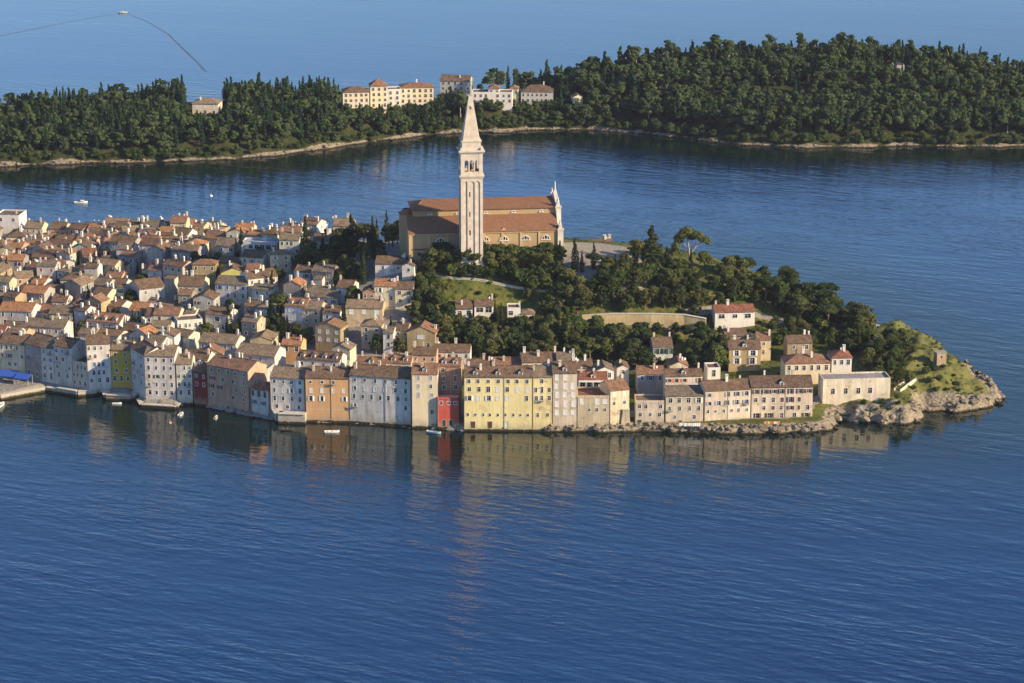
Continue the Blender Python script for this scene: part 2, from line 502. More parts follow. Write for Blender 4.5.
def build_sea():
    S = 12000
    xs = np.array([-S, -3000, -600] + list(np.arange(-340, 341, 8.0)) + [600, 3000, S]); ys = np.array([-S, -2000, 200] + list(np.arange(520, 1640, 8.0)) + [2000, 4000, S])
    X, Y = np.meshgrid(xs, ys); nx, ny = len(xs), len(ys)
    idx = np.arange(nx*ny).reshape(ny, nx)
    q = np.stack([idx[:-1, :-1], idx[:-1, 1:], idx[1:, 1:], idx[1:, :-1]], -1).reshape(-1, 4)
    x, y = X.ravel(), Y.ravel()
    d = np.minimum(np.maximum(-sdist(x, y), 0), np.maximum(-sdist(x, y, ISL), 0))
    me = bpy.data.meshes.new('sea')
    me.from_pydata(np.stack([x, y, x*0], -1).tolist(), [], q.tolist())
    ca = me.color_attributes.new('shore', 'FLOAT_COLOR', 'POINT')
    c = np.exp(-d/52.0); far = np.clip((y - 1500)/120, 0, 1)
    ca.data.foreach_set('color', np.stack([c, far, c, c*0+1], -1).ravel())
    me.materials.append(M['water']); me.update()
    return structure(link('sea', me))
ic_px = [(-150, 112, 8), (0, 150, 5), (0, 122, 5), (60, 112, 9), (100, 108, 12), (160, 108, 15), (150, 148, 5), (230, 105, 15), (300, 100, 14), (250, 145, 5), (360, 112, 10), (330, 140, 4), (420, 106, 11), (420, 130, 3),
         (450, 95, 14), (500, 96, 13), (500, 120, 3), (540, 105, 10), (560, 122, 3), (600, 100, 13), (560, 92, 16), (560, 84, 22), (600, 74, 30), (640, 60, 41), (640, 105, 14), (640, 128, 3), (720, 44, 56), (720, 95, 23), (720, 130, 6), (800, 38, 63), (800, 95, 25), (800, 135, 6),
         (880, 38, 63), (900, 95, 25), (900, 135, 6), (960, 54, 48), (960, 105, 19), (960, 135, 6), (1020, 84, 27), (1020, 120, 12), (1100, 90, 20)]
def crest(px, py, Y, up):
    d = ray(px, py)
    return (d.x/d.y*Y, Y, max(CAMH + d.z/d.y*Y - up, 3))
IC = []
for px, py in ((-140, 108), (-60, 104), (0, 101), (60, 94), (110, 87), (180, 83), (250, 81), (330, 80), (365, 88)):
    c = crest(px, py, 1448, 11.5); IC += [c, (c[0]*.97, 1400, c[2]*.72), (c[0]*1.02, 1475, c[2]*.6)]
for px, py in ((410, 92), (450, 84), (490, 72), (525, 82)):
    c = crest(px, py, 1485, 11); IC += [c, (c[0]*.96, 1450, c[2]*.85), (c[0]*.95, 1432, c[2]*.35)]
for px, py in ((560, 72), (600, 57), (640, 49), (680, 45), (730, 42), (790, 40), (850, 39), (895, 42), (935, 49), (975, 56), (1015, 64), (1070, 74)):
    c = crest(px, py, 1505, 10); IC += [c, (c[0]*.97, 1470, c[2]*.74), (c[0]*.945, 1430, c[2]*.33), (c[0]*1.03, 1560, c[2]*.3)]
IC = np.array(IC)
def iterr(X, Y):
    X = np.asarray(X, float); Y = np.asarray(Y, float)
    w_ = 1/(((X[..., None]-IC[:, 0])**2 + (Y[..., None]-IC[:, 1])**2) + 60)**1.7
    h = (w_*IC[:, 2]).sum(-1)/w_.sum(-1)
    d = sdist(X, Y, ISL) + wob(X, Y, 7)*2.2 + wob(X+9, Y, 2.5)*1.0
    cap = np.where(d > 0, .3 + np.minimum(d, 4)*.42 + np.maximum(d-4, 0)*.5, d*.8)
    return np.maximum(np.minimum(h, cap), -3)
def icover(X, Y, Z):
    d = sdist(X, Y, ISL)
    rock = np.clip(1.25 - (d + wob(X, Y, 12)*1.2)/3.4, 0, 1)
    return np.stack([rock*0, rock, rock*0], -1)
grid_ground('island_ground', -330, 400, 1315, 1580, 3.0, iterr, icover, M['island_ground'])
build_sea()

# a low dark islet just past the top of the picture; only its reflection reaches the frame
def far_islet(X, Y):
    return np.maximum(9.5*(1 - ((X+92)/125)**2 - ((Y-2060)/44)**2)*(1 + .18*wob(X, Y, 18)), -3)
grid_ground('hills', -230, 60, 2000, 2115, 5.0, far_islet, lambda X, Y, Z: np.stack([X*0, X*0 + (Z < 1), X*0], -1), M['island_ground'])
# ------------------------------------------------------------------ house kit
WALL = {'white': (.73, .68, .61), 'cream': (.74, .62, .42), 'pale yellow': (.82, .69, .34), 'mustard': (.60, .40, .07), 'ochre': (.50, .37, .20), 'pink': (.74, .60, .46),
        'peach': (.60, .37, .25), 'orange': (.64, .37, .18), 'lilac white': (.70, .635, .585), 'stone grey': (.36, .33, .29), 'grey': (.46, .45, .44), 'greenish white': (.60, .60, .51),
        'yellow green': (.48, .46, .16), 'dark red': (.22, .045, .035), 'red': (.58, .11, .075), 'beige': (.66, .55, .42), 'brownish pink': (.45, .29, .21), 'sand': (.60, .49, .33), 'tan': (.45, .34, .21)}
ROOF = {'brown': (.150, .098, .066), 'terracotta': (.225, .124, .080), 'orange': (.33, .160, .082), 'tan': (.215, .158, .108), 'dark brown': (.125, .082, .058), 'greyish brown': (.175, .135, .097), 'red': (.215, .088, .055)}
SHUT = {'white': (.72, .70, .66), 'green': (.03, .075, .045), 'brown': (.12, .06, .03), 'grey': (.35, .36, .38), 'red': (.32, .07, .05), 'blue': (.08, .16, .30)}
_wc = {}
def win_mesh(w_, h_, arch=False):
    k = ('w', round(w_, 2), round(h_, 2), arch)
    if k in _wc: return _wc[k]
    b = MB(); hw, hh, f = w_/2, h_/2, .15
    b.box(-hw-f, -hw, -.06, .10, -hh-f, hh+f); b.box(hw, hw+f, -.06, .10, -hh-f, hh+f)
    b.box(-hw, hw, -.06, .10, hh, hh+f); b.box(-hw-.06, hw+.06, -.13, .10, -hh-f, -hh)
    if arch:
        for s in (-1, 1):
            b.prism([(s*hw, hh), (0, hh), (s*hw*.5, hh-.12), (s*hw*.85, hh-hw*.45), (s*hw, hh-hw)], .02, .12)
    b.box(-.035, .035, .12, .17, -hh, hh); b.box(-hw, hw, .12, .17, hh*.25-.03, hh*.25+.03)
    b.face([(-hw, .19, -hh), (hw, .19, -hh), (hw, .19, hh), (-hw, .19, hh)], 1)
    _wc[k] = b.mesh('window', [M['white_trim'], M['glass']])
    return _wc[k]
def shut_mesh(w_, h_):
    k = ('s', round(w_, 2), round(h_, 2))
    if k not in _wc:
        b = MB(); b.box(-w_/2, w_/2, -.025, .025, -h_/2, h_/2)
        for i in range(5): b.box(-w_/2+.07, w_/2-.07, -.04, -.025, -h_/2+.1+i*(h_-.2)/5, -h_/2+.02+(i+1)*(h_-.2)/5)
        _wc[k] = b.mesh('shutter', M['paint'])
    return _wc[k]
def door_mesh(w_, h_):
    k = ('d', round(w_, 2), round(h_, 2))
    if k not in _wc:
        b = MB(); b.box(-w_/2, w_/2, .08, .14, 0, h_)
        for s in (-1, 1):
            for z0, z1 in ((.15, h_*.45), (h_*.52, h_-.15)): b.box(min(s*.06, s*(w_/2-.1)), max(s*.06, s*(w_/2-.1)), .05, .08, z0, z1)
        b.box(-w_/2-.14, -w_/2, -.06, .12, 0, h_+.14, 1); b.box(w_/2, w_/2+.14, -.06, .12, 0, h_+.14, 1); b.box(-w_/2, w_/2, -.06, .12, h_, h_+.14, 1)
        _wc[k] = b.mesh('door', [M['paint'], M['stone_trim']])
    return _wc[k]
def chim_mesh(h_, kind):
    k = ('c', round(h_, 1), kind)
    if k not in _wc:
        b = MB(); r = (.30, .38, .46)[kind]
        b.box(-r, r, -r, r, -1.2, h_)
        b.box(-r-.09, r+.09, -r-.09, r+.09, h_, h_+.13)
        if kind == 2:
            for s in (-1, 1): b.box(s*r*.75-.1, s*r*.75+.1, -r, r, h_+.13, h_+.5)
            b.box(-r-.08, r+.08, -r-.08, r+.08, h_+.5, h_+.6)
        else: b.frust(0, 0, h_+.13, h_+.45, r*.55, r*.45, 6)
        _wc[k] = b.mesh('chimney', M['plaster_clean'])
    return _wc[k]
def dormer_mesh():
    if 'dm' not in _wc:
        b = MB()
        b.box(-.75, .75, 0, 2.4, -.6, 1.15); b.prism([(-.95, 1.1), (0, 1.62), (.95, 1.1), (.95, 1.22), (0, 1.76), (-.95, 1.22)], -.2, 2.6, 2)
        b.prism([(-.75, 1.15), (.75, 1.15), (0, 1.6)], 0.01, 2.3, 0)
        b.box(-.45, .45, -.03, .0, .15, 1.0, 1); b.box(-.04, .04, -.05, -.03, .15, 1.0, 0)
        _wc['dm'] = b.mesh('dormer', [M['white_trim'], M['glass'], M['roof']])
    return _wc['dm']

def wall_panel(b, O, ux, n, W, z0, H, ops, dep=.22):
    """wall with real openings: O lower-left corner at z=0, ux along, n outward"""
    xs = sorted({0.0, W, *[o[0]-o[2]/2 for o in ops], *[o[0]+o[2]/2 for o in ops]})
    zs = sorted({z0, H, *[o[1]-o[3]/2 for o in ops], *[o[1]+o[3]/2 for o in ops]})
    P = lambda x, z, d=0.0: (O.x+ux.x*x-n.x*d, O.y+ux.y*x-n.y*d, z)
    for a, c in zip(xs[:-1], xs[1:]):
        if c-a < 1e-5: continue
        run = None
        for e, f in zip(zs[:-1], zs[1:]):
            mx, mz = (a+c)/2, (e+f)/2
            hole = any(abs(mx-o[0]) < o[2]/2 and abs(mz-o[1]) < o[3]/2 for o in ops)
            if hole:
                if run is not None: b.face([P(a, run), P(c, run), P(c, e), P(a, e)]); run = None
            elif run is None: run = e
        if run is not None: b.face([P(a, run), P(c, run), P(c, H), P(a, H)])
    for x, z, w_, h_ in [o[:4] for o in ops]:
        l, r, lo, hi = x-w_/2, x+w_/2, z-h_/2, z+h_/2
        b.face([P(l, lo), P(l, hi), P(l, hi, dep), P(l, lo, dep)]); b.face([P(r, hi), P(r, lo), P(r, lo, dep), P(r, hi, dep)])
        b.face([P(r, lo), P(l, lo), P(l, lo, dep), P(r, lo, dep)]); b.face([P(l, hi), P(r, hi), P(r, hi, dep), P(l, hi, dep)])

FOOT = []        # footprints of everything built on the hill
def obb(cx, cy, rot, hw, hd): return (cx, cy, math.cos(rot), math.sin(rot), hw, hd)
def hit(a, c):
    if (a[0]-c[0])**2 + (a[1]-c[1])**2 > (math.hypot(a[4], a[5]) + math.hypot(c[4], c[5]))**2: return False
    for q in (a, c):
        for ax, ay in ((q[2], q[3]), (-q[3], q[2])):
            ra = a[4]*abs(ax*a[2]+ay*a[3]) + a[5]*abs(-ax*a[3]+ay*a[2])
            rc = c[4]*abs(ax*c[2]+ay*c[3]) + c[5]*abs(-ax*c[3]+ay*c[2])
            if abs((a[0]-c[0])*ax + (a[1]-c[1])*ay) > ra + rc: return False
    return True

def parse(rows): return rows
def house(P, rot, W, D, H, wall, roof, form='eaves', pitch=24, rows=(), side=(), label=None, group=None, zb=-3.5, chim=1, dorm=0, name='town_house',
          cat='house', clean=False, doors=(), seed=0, shutter=None, top=1.55, step=3.05, over=.35, T=None, ccol=None, skip=.12, sidetop=None):
    R = random.Random(seed*7919 + int(P.x*13) + int(P.y*7))
    root = thing(name, P, label, cat, rot, group)
    wm = M['plaster_clean'] if clean else M['plaster']
    hw = W/2
    nU = Vector((0, -1, 0)); xU = Vector((1, 0, 0)); rN = Vector((1, 0, 0)); rU = Vector((0, 1, 0))
    b = MB()
    wins = []
    def lay(rows_, L, front):
        ops = []
        for i, row in enumerate(rows_):
            if not row: continue
            n, ww, wh, st = row[:4]
            f0, f1 = row[4:6] if len(row) > 4 else (0, 1)
            z = H - (top if front or sidetop is None else sidetop) - i*step
            if len(row) > 6: z = H - row[6]
            z += R.uniform(-.1, .1)
            if z - wh/2 < zb + .2: continue
            for k in range(n):
                if n > 2 and R.random() < skip: continue
                x = L*(f0 + (f1-f0)*(k + .5)/n) + R.uniform(-.22, .22)
                ww, wh = R.choice((.95, 1.08, 1.12, 1.2))*row[1], R.choice((.92, 1.08, 1.12, 1.22))*row[2]
                if x-ww/2 < .35 or x+ww/2 > L-.35: continue
                ops.append((x, z, ww, wh)); wins.append((front, x, z, ww, wh, st))
        return ops
    fo = lay(rows, W, True); so = lay(side, D, False)
    for xf, dw, dh, dc in doors:
        zz = max(.0, 0.0)
        fo = [o for o in fo if not (abs(o[0]-xf*W) < (o[2]+dw)/2+.3 and abs(o[1]-zz-dh/2) < (o[3]+dh)/2+.2)]
        wins = [q for q in wins if not (q[0] and abs(q[1]-xf*W) < (q[3]+dw)/2+.3 and abs(q[2]-zz-dh/2) < (q[4]+dh)/2+.2)]
        fo.append((xf*W, zz+dh/2, dw, dh))
    wall_panel(b, Vector((-hw, 0, 0)), xU, nU, W, zb, H, fo)
    wall_panel(b, Vector((hw, 0, 0)), rU, rN, D, zb, H, so)
    b.face([(-hw, D, zb), (-hw, 0, zb), (-hw, 0, H), (-hw, D, H)])
    b.face([(hw, D, zb), (-hw, D, zb), (-hw, D, H), (hw, D, H)])
    tp = math.tan(rad(pitch)); th = .22; o = over; g = .14
    rb = MB()
    zr = H
    if form == 'eaves':
        zr = H + tp*D/2
        for s in (-1, 1): b.face([(s*hw, 0, H), (s*hw, D, H), (s*hw, D/2, zr)])
        A = [(-o, H-o*tp), (D/2, zr), (D+o, H-o*tp), (D+o, H-o*tp+th), (D/2, zr+th), (-o, H-o*tp+th)]
        Mx = Matrix(((0, 1, 0, 0), (1, 0, 0, 0), (0, 0, 1, 0), (0, 0, 0, 1)))
        rb.prism(A, -hw-g, hw+g, 0, Mx)
        rb.box(-hw-g, hw+g, D/2-.16, D/2+.16, zr+th-.06, zr+th+.12)
    elif form == 'gable':
        zr = H + tp*hw
        for y in (0, D): b.face([(-hw, y, H), (hw, y, H), (0, y, zr)])
        rb.prism([(-hw-o, H-o*tp), (0, zr), (hw+o, H-o*tp), (hw+o, H-o*tp+th), (0, zr+th), (-hw-o, H-o*tp+th)], -g, D+g)
        rb.box(-.16, .16, -g, D+g, zr+th-.06, zr+th+.12)
    elif form == 'hip':
        m = min(hw, D/2); zr = H + tp*m
        e = [(-hw-o, -o), (hw+o, -o), (hw+o, D+o), (-hw-o, D+o)]
        ze = H - .02
        r0, r1 = ((-hw+m, D/2), (hw-m, D/2)) if hw >= D/2 else ((0, m), (0, D-m))
        E = [Vector((x, y, ze)) for x, y in e]; E2 = [p + Vector((0, 0, th)) for p in E]
        a_, c_ = Vector((*r0, zr+th)), Vector((*r1, zr+th))
        for i in range(4): rb.face([E[i], E[(i+1) % 4], E2[(i+1) % 4], E2[i]])
        rb.face(E[::-1])
        if hw >= D/2: rb.face([E2[0], E2[1], c_, a_]); rb.face([E2[1], E2[2], c_]); rb.face([E2[2], E2[3], a_, c_]); rb.face([E2[3], E2[0], a_])
        else: rb.face([E2[0], E2[1], a_]); rb.face([E2[1], E2[2], c_, a_]); rb.face([E2[2], E2[3], c_]); rb.face([E2[3], E2[0], a_, c_])
    elif form == 'shed':
        zr = H + tp*D
        for s in (-1, 1): b.face([(s*hw, 0, H), (s*hw, D, H), (s*hw, D, zr)])
        b.face([(-hw, D, H), (hw, D, H), (hw, D, zr), (-hw, D, zr)])
        Mx = Matrix(((0, 1, 0, 0), (1, 0, 0, 0), (0, 0, 1, 0), (0, 0, 0, 1)))
        rb.prism([(-o, H-o*tp), (D+.1, zr+.1*tp), (D+.1, zr+.1*tp+th), (-o, H-o*tp+th)], -hw-g, hw+g, 0, Mx)
    elif form == 'flat':
        zr = H
        rb.box(-hw+.28, hw-.28, .28, D-.28, H-.15, H-.05)
        for q in ((-hw, hw, 0, .28), (-hw, hw, D-.28, D), (-hw, -hw+.28, .28, D-.28), (hw-.28, hw, .28, D-.28)): b.box(*q, H+.001, H+.55)
    b.build('wall', wm, root, wall)
    ro = rb.build('roof', M['roof'] if form != 'flat' else M['plaster'], root, roof)
    slope = lambda y, x: zr - tp*abs(y-D/2) if form in ('eaves', 'hip') else zr - tp*abs(x) if form == 'gable' else H + tp*y if form == 'shed' else H
    for i in range(chim):
        x = R.uniform(-hw*.85, hw*.85); y = D*R.choice((.3, .42, .5, .55, .62))
        if i == 0 and R.random() < .5: x = R.choice((-1, 1))*hw*.88
        if form == 'hip': x *= .5
        link('chimney', chim_mesh(R.choice((1.2, 1.6, 2.0)), R.choice((0, 0, 1, 1, 2))), ro, ccol or R.choice(((.72, .69, .63), (.66, .58, .46), (.55, .46, .36), (.70, .66, .6))), (x, y, slope(y, x)))
    if form == 'eaves':
        for i in range(dorm):
            x = W*((i+.5)/dorm - .5)
            link('dormer', dormer_mesh(), ro, roof, (x, .75, H + tp*.75 + .12))
    shc = shutter or R.choice(list(SHUT.values()))
    for front, x, z, ww, wh, st in wins:
        loc = (-hw+x, 0, z) if front else (hw, x, z)
        wo = link('window', win_mesh(ww, wh, st == 'a'), root, None, loc, 0 if front else PI/2)
        s2 = st
        if st == 'm': s2 = R.choice('ggos')
        if s2 == 'o':
            for s in (-1, 1): link('shutter', shut_mesh(ww*.5, wh), wo, shc, (s*(ww*.75+.17), -.12 - .1*(sa := R.random()**2), 0), s*sa*.7)
        elif s2 == 's':
            for s in (-1, 1): link('shutter', shut_mesh(ww*.5-.01, wh), wo, shc, (s*ww*.25, .02, 0))
    for xf, dw, dh, dc in doors: link('door', door_mesh(dw, dh), root, SHUT.get(dc, (.2, .1, .06)), (-hw+xf*W, 0, 0))
    c, s = math.cos(rot), math.sin(rot)
    FOOT.append(obb(P.x - s*D/2, P.y + c*D/2, rot, hw, D/2))
    if name in ('waterfront_house', 'balcony_house', 'town_house') and W > 5:
        tc = (.34, .30, .25)
        if name == 'waterfront_house':
            cb = MB(); cb.box(-hw, hw, -.16, -.002, H-.28, H-.04); cb.build('cornice', M['plaster'], root, tuple(min(.8, q*1.08) for q in wall))
            for i in range(1 + (W > 14)):
                dx = (-hw+.25) if i == 0 else R.uniform(-.2, .2)*hw
                db = MB(); db.tube([(dx, -.14, .3), (dx, -.14, H-.3), (dx, -.34, H-.1)], [.07]*3, 5); db.build('downpipe', M['paint'], root, tc)
            if len(wins) > 5 and R.random() < .6:
                q = R.choice([q for q in wins if q[0]]); bx, bz = -hw+q[1], q[2]-q[4]/2-.12
                bb = MB(); bb.box(bx-.9, bx+.9, -.85, -.05, bz-.12, bz)
                for i in range(9): bb.box(bx-.88+i*.215, bx-.84+i*.215, -.84, -.80, bz, bz+.9)
                bb.box(bx-.9, bx+.9, -.86, -.78, bz+.9, bz+.96); bb.build('balcony', M['paint'], root, (.20, .19, .18))
    root['_h'] = float(zr)
    return root
def wpos(root, x, y, z):
    r = root.rotation_euler.z; c, s = math.cos(r), math.sin(r)
    return Vector((root.location.x + c*x - s*y, root.location.y + s*x + c*y, root.location.z + z))

# ------------------------------------------------------------------ the row of houses on the water
BASE = [(-60, 373), (0, 378), (26, 380), (42, 384), (73, 389), (88, 392), (112, 391), (131, 391), (146, 401), (176, 402), (193, 402), (208, 404), (250, 412), (270, 416), (305, 419), (350, 420), (411, 424), (438, 425), (464, 428),
        (532, 428.5), (577, 428), (609, 428), (629, 426), (664, 426), (703, 425.5), (751, 423), (812, 422)]
def base_y(x):
    for (a, ya), (c, yc) in zip(BASE[:-1], BASE[1:]):
        if a <= x <= c: return ya + (yc-ya)*(x-a)/(c-a)
    return 424
def wf(x0, x1, ye, D, wall, roof, form='eaves', pitch=24, rows=(), label=None, zb=-2.0, y0=None, y1=None, **k):
    A = at(x0, y0 or base_y(x0), 1.2); B = at(x1, y1 or base_y(x1), 1.2)
    rot = math.atan2(B.y-A.y, B.x-A.x); W = (B-A).length - .08
    P = (A+B)/2
    H = at_y((x0+x1)/2, ye, P.y).z - 1.2
    return house(P, rot, W, D, H, WALL[wall] if isinstance(wall, str) else wall, ROOF[roof] if isinstance(roof, str) else roof, form, pitch, rows, label=label, zb=zb, group='houses along the waterfront', name='waterfront_house', **k)
S_, G_, O_, X_ = 's', 'g', 'o', 'm'
wf(-32, -1, 343, 11, 'cream', 'brown', rows=[(4,.9,1.3,'m'),(4,.9,1.3,'m'),(3,1,2,'g')], label='cream house cut by the left edge behind the blue awnings', chim=2)
wf(0, 26, 344, 11, 'cream', 'brown', rows=[(5,.85,1.3,'g'),(4,.85,1.3,'m'),(4,.9,1.3,'g')], label='cream waterfront house directly behind the blue cafe awnings', chim=3)
wf(26, 42, 345, 12, 'stone grey', 'brown', rows=[(2,.8,1.1,'g'),(2,.8,1.2,'g'),None,(2,1.2,2,'g')], label='narrow bare grey house just right of the blue awnings', chim=1)
wf(42, 55, 348, 11, 'lilac white', 'greyish brown', rows=[(2,.8,1.2,'g'),(2,.8,1.2,'s'),(2,.8,1.2,'g'),(2,1,2,'g')], label='narrow lilac white house with a greyish roof near the quay end', chim=1)
wf(55, 73, 347, 10, 'lilac white', 'brown', rows=[(3,.85,1.3,'g'),(3,.85,1.3,'s'),(3,.85,1.3,'g'),(2,.9,1.6,'g')], side=[(1,.8,1.2,'g')], label='pale house with a sunlit right gable above the terraced balconies', chim=2)
wf(73, 88, 363, 8, 'beige', 'brown', rows=[(4,.9,1.4,'g'),(4,.9,1.4,'g'),(3,1,1.5,'g')], form='flat', label='low beige house with stacked balconies at the end of the quay', chim=0)
wf(88, 112, 344, 11, 'lilac white', 'brown', rows=[(4,.85,1.3,'g'),(4,.85,1.3,'g'),(5,.9,1.5,'m'),(5,.9,1.5,'g'),(3,.9,1.6,'g')], label='tall lilac white house left of the mustard yellow one', chim=3)
wf(112, 132, 350, 10, 'mustard', 'greyish brown', rows=[(2,.85,1.3,'g',0,.95),(2,.85,1.3,'g'),(2,.85,1.3,'g'),(3,.9,1.8,'g')], label='mustard yellow waterfront house on its own stone platform', chim=2, clean=True)
wf(132, 146, 351, 10, 'lilac white', 'brown', rows=[(2,.9,1.4,'g'),(2,1,1.4,'g'),(3,.9,1.3,'g'),(2,.9,1.5,'g')], label='narrow lilac white house touching the mustard one on its right', chim=2)
wf(146, 176, 356, 11, 'lilac white', 'tan', rows=[(4,.85,1.2,'m'),(4,.85,1.3,'g'),(4,.85,1.3,'m'),(4,.85,1.3,'g'),(4,.95,1.6,'g')], side=[None,(2,.8,1.2,'g')], label='tall lilac white house standing forward with steps into the sea', chim=3)
wf(177, 193, 364, 10, 'greenish white', 'tan', rows=[(3,.8,1.2,'g'),(3,.85,1.3,'g'),(3,.85,1.3,'g'),(2,.85,1.8,'g')], label='greenish white house immediately left of the dark red one', chim=2)
wf(194, 208, 372, 9, 'dark red', 'brown', rows=[(2,.8,1.1,'g'),(2,.8,1.1,'s')], label='narrow dark red waterfront house', chim=1, shutter=(.16, .04, .03), clean=True)
wf(208, 249, 368, 11, 'peach', 'terracotta', rows=[(5,.95,1.3,'a'),(4,.95,1.5,'m'),(5,.85,1.3,'m'),(4,.9,1.2,'g')], side=[None,(1,.8,1.3,'g')], label='peach house with a row of arched windows and white sunlit gable', chim=3, shutter=SHUT['brown'])
wf(251, 268, 390, 9, 'lilac white', 'terracotta', form='hip', rows=[(3,1.2,1.9,'g'),(2,.9,1.3,'o')], label='low annex with a red hip roof beside the peach house', chim=1, shutter=SHUT['blue'])
wf(271, 305, 378, 11, 'white', 'tan', rows=[(4,.85,1.2,'g'),(4,.85,1.5,'m'),(4,.9,1.4,'g'),(3,1,1.3,'g')], label='white house with a tan roof left of the apricot house', chim=3, y0=416, y1=418)
wf(306, 350, 378, 11, 'orange', 'brown', rows=[(4,.85,1.1,'g'),(4,.85,1.5,'s'),(4,.9,1.7,'o'),None], label='apricot orange waterfront house with a blank lower storey', chim=3, shutter=SHUT['white'], clean=True)
wf(350, 411, 377, 11, 'white', 'brown', rows=[(6,.85,1.2,'g'),(6,.85,1.5,'m'),(7,.85,1.5,'g'),(6,.8,1.3,'m')], label='wide stained white house left of the narrow cream one', chim=3, shutter=SHUT['white'])
wf(412, 438, 374, 10, 'cream', 'terracotta', rows=[(2,.95,1.5,'m'),(2,.95,1.5,'m'),(2,.95,1.6,'s'),None,(1,.9,1.6,'g',.6,1)], label='narrow cream house between the stained white house and the small red one', chim=2, dorm=1, shutter=SHUT['grey'], clean=True, y0=425, y1=425.2)
wf(438.5, 461, 366, 8, 'brownish pink', 'terracotta', rows=[(3,.9,1.3,'g'),(2,.9,1.9,'g'),(2,1.1,1.5,'g')], label='brownish pink house rising behind the small red house', chim=2, dorm=2, y0=420, y1=420.3)
wf(437.5, 459, 399, 5.2, 'red', (.6, .58, .55), form='flat', rows=[(3,.95,1.2,'g')], doors=[(.3, 1.2, 2.3, 'green'), (.62, 1.2, 2.3, 'green')], label='small bright red house with green doors and white parapet', chim=0, clean=True, y0=426.2, y1=426.4, top=1.4)
wf(464, 532, 377, 11, 'pale yellow', 'brown', rows=[(7,1.0,1.3,'g'),(7,1.05,1.6,'m'),(7,1.05,1.5,'m'),None,(9,.75,.9,'g')], skip=.03, label='large pale yellow waterfront house with four rows of windows', chim=3, clean=True, shutter=SHUT['white'], doors=[(.13, 1.5, 2.4, 'brown'), (.38, 1.5, 2.4, 'brown'), (.62, 1.4, 2.4, 'white')], dorm=3)
wf(532.3, 552, 377, 11, 'pale yellow', 'tan', rows=[(3,.9,1.4,'g'),(3,.9,1.8,'g'),(3,.9,1.5,'m'),None,(2,.9,1.4,'g')], label='narrow yellow house joined to the right of the large yellow one', chim=2)
wf(552.3, 577, 373, 11, 'beige', 'brown', rows=[(3,1.15,1.8,'s')]*4+[(3,1.1,1.6,'s')], skip=.05, label='beige house with closed white shutters in every row', chim=2, shutter=SHUT['white'], dorm=1, step=3.2)
wf(577, 609, 397, 11, 'sand', 'red', form='flat', rows=[(4,1.3,1.7,'s'),(4,.8,1.0,'g'),None], label='broad stone wall house carrying the white balcony storey', chim=0, shutter=SHUT['white'])
wf(609.3, 629, 390, 10, 'cream', 'terracotta', rows=[(2,.9,1.4,'s'),(2,.9,1.4,'g'),None], label='cream house with a red roof beside the sloping buttress', chim=1, shutter=SHUT['white'])
wf(635, 664, 402, 8, 'beige', 'tan', form='flat', rows=[(4,.95,1.4,'g'),(3,.95,1.2,'g')], label='low beige house with a planted roof terrace', chim=0, doors=[(.15, 1.5, 2.3, 'green')])
wf(665, 703, 396, 7, 'beige', 'greyish brown', rows=[(4,1.1,1.6,'m'),(4,.85,1.4,'g'),(2,.9,1.2,'g')], form='shed', pitch=14, label='beige house hung with white washing', chim=0, doors=[(.4, 1.3, 2, 'brown')])
wf(704, 750, 390, 10, 'pink', 'brown', rows=[(5,.95,1.4,'o'),(5,.95,1.4,'o'),(6,.8,1.1,'g')], label='pale pinkish house with dark open shutters left of the tall corner house', chim=2, shutter=SHUT['grey'])
wf(750.5, 812, 387, 11, 'pink', 'dark brown', rows=[(7,1.0,1.5,'o'),(7,1.0,1.6,'m'),(7,1.0,1.5,'m'),(5,1.2,2.0,'m')], skip=.04, label='long pinkish house at the right end of the waterfront row', chim=4, shutter=SHUT['brown'], dorm=1)

# white balcony storey (loggia) set back on the stone house
A = at(578, 419, 0); B = at(608, 419, 0)
zt = at_y(593, 397, A.y).z
rot = math.atan2(B.y-A.y, B.x-A.x)
hh = at_y(593, 380, A.y+2.2).z - zt
r = house(Vector(((A.x+B.x)/2, A.y+2.2, zt-.02)), rot, (B-A).length-.6, 7.5, hh, WALL['white'], ROOF['red'], 'eaves', 26, rows=[(4,1.3,1.9,'g')], label='white storey with a balcony and arched dormer under a red roof', group='houses along the waterfront', zb=0.02, chim=2, dorm=1, name='balcony_house', top=1.9, shutter=SHUT['white'])
b = MB(); hwid = (B-A).length/2-.3
for i in range(5): b.box(-hwid+i*hwid/2-.12, -hwid+i*hwid/2+.12, -2.1, -1.9, .1, hh-.2)
b.box(-hwid-.15, hwid+.15, -2.15, -.02, hh-.2, hh-.02)
for i in range(24): b.box(-hwid+.2+i*hwid*2/24, -hwid+.28+i*hwid*2/24, -2.06, -1.98, .1, 1.0)
b.box(-hwid, hwid, -2.08, -1.94, 1.0, 1.1)
b.build('balcony', M['white_trim'], r)

# sloping stone buttress beside the cream house
p = at(625, 427, .8)
t_ = thing('stone_buttress', p, 'pale sloping stone buttress leaning on the cream waterfront house', 'buttress', rad(2))
b = MB(); b.prism([(-2.0, -1.5), (2.0, -1.5), (1.3, 6.6), (-.9, 6.6)], -1.6, 1.2); b.build('shaft', M['plaster'], t_, WALL['sand'])
b = MB(); b.box(-1.1, 1.5, -1.75, 1.2, 6.6, 6.9); b.build('coping', M['stone_trim'], t_)

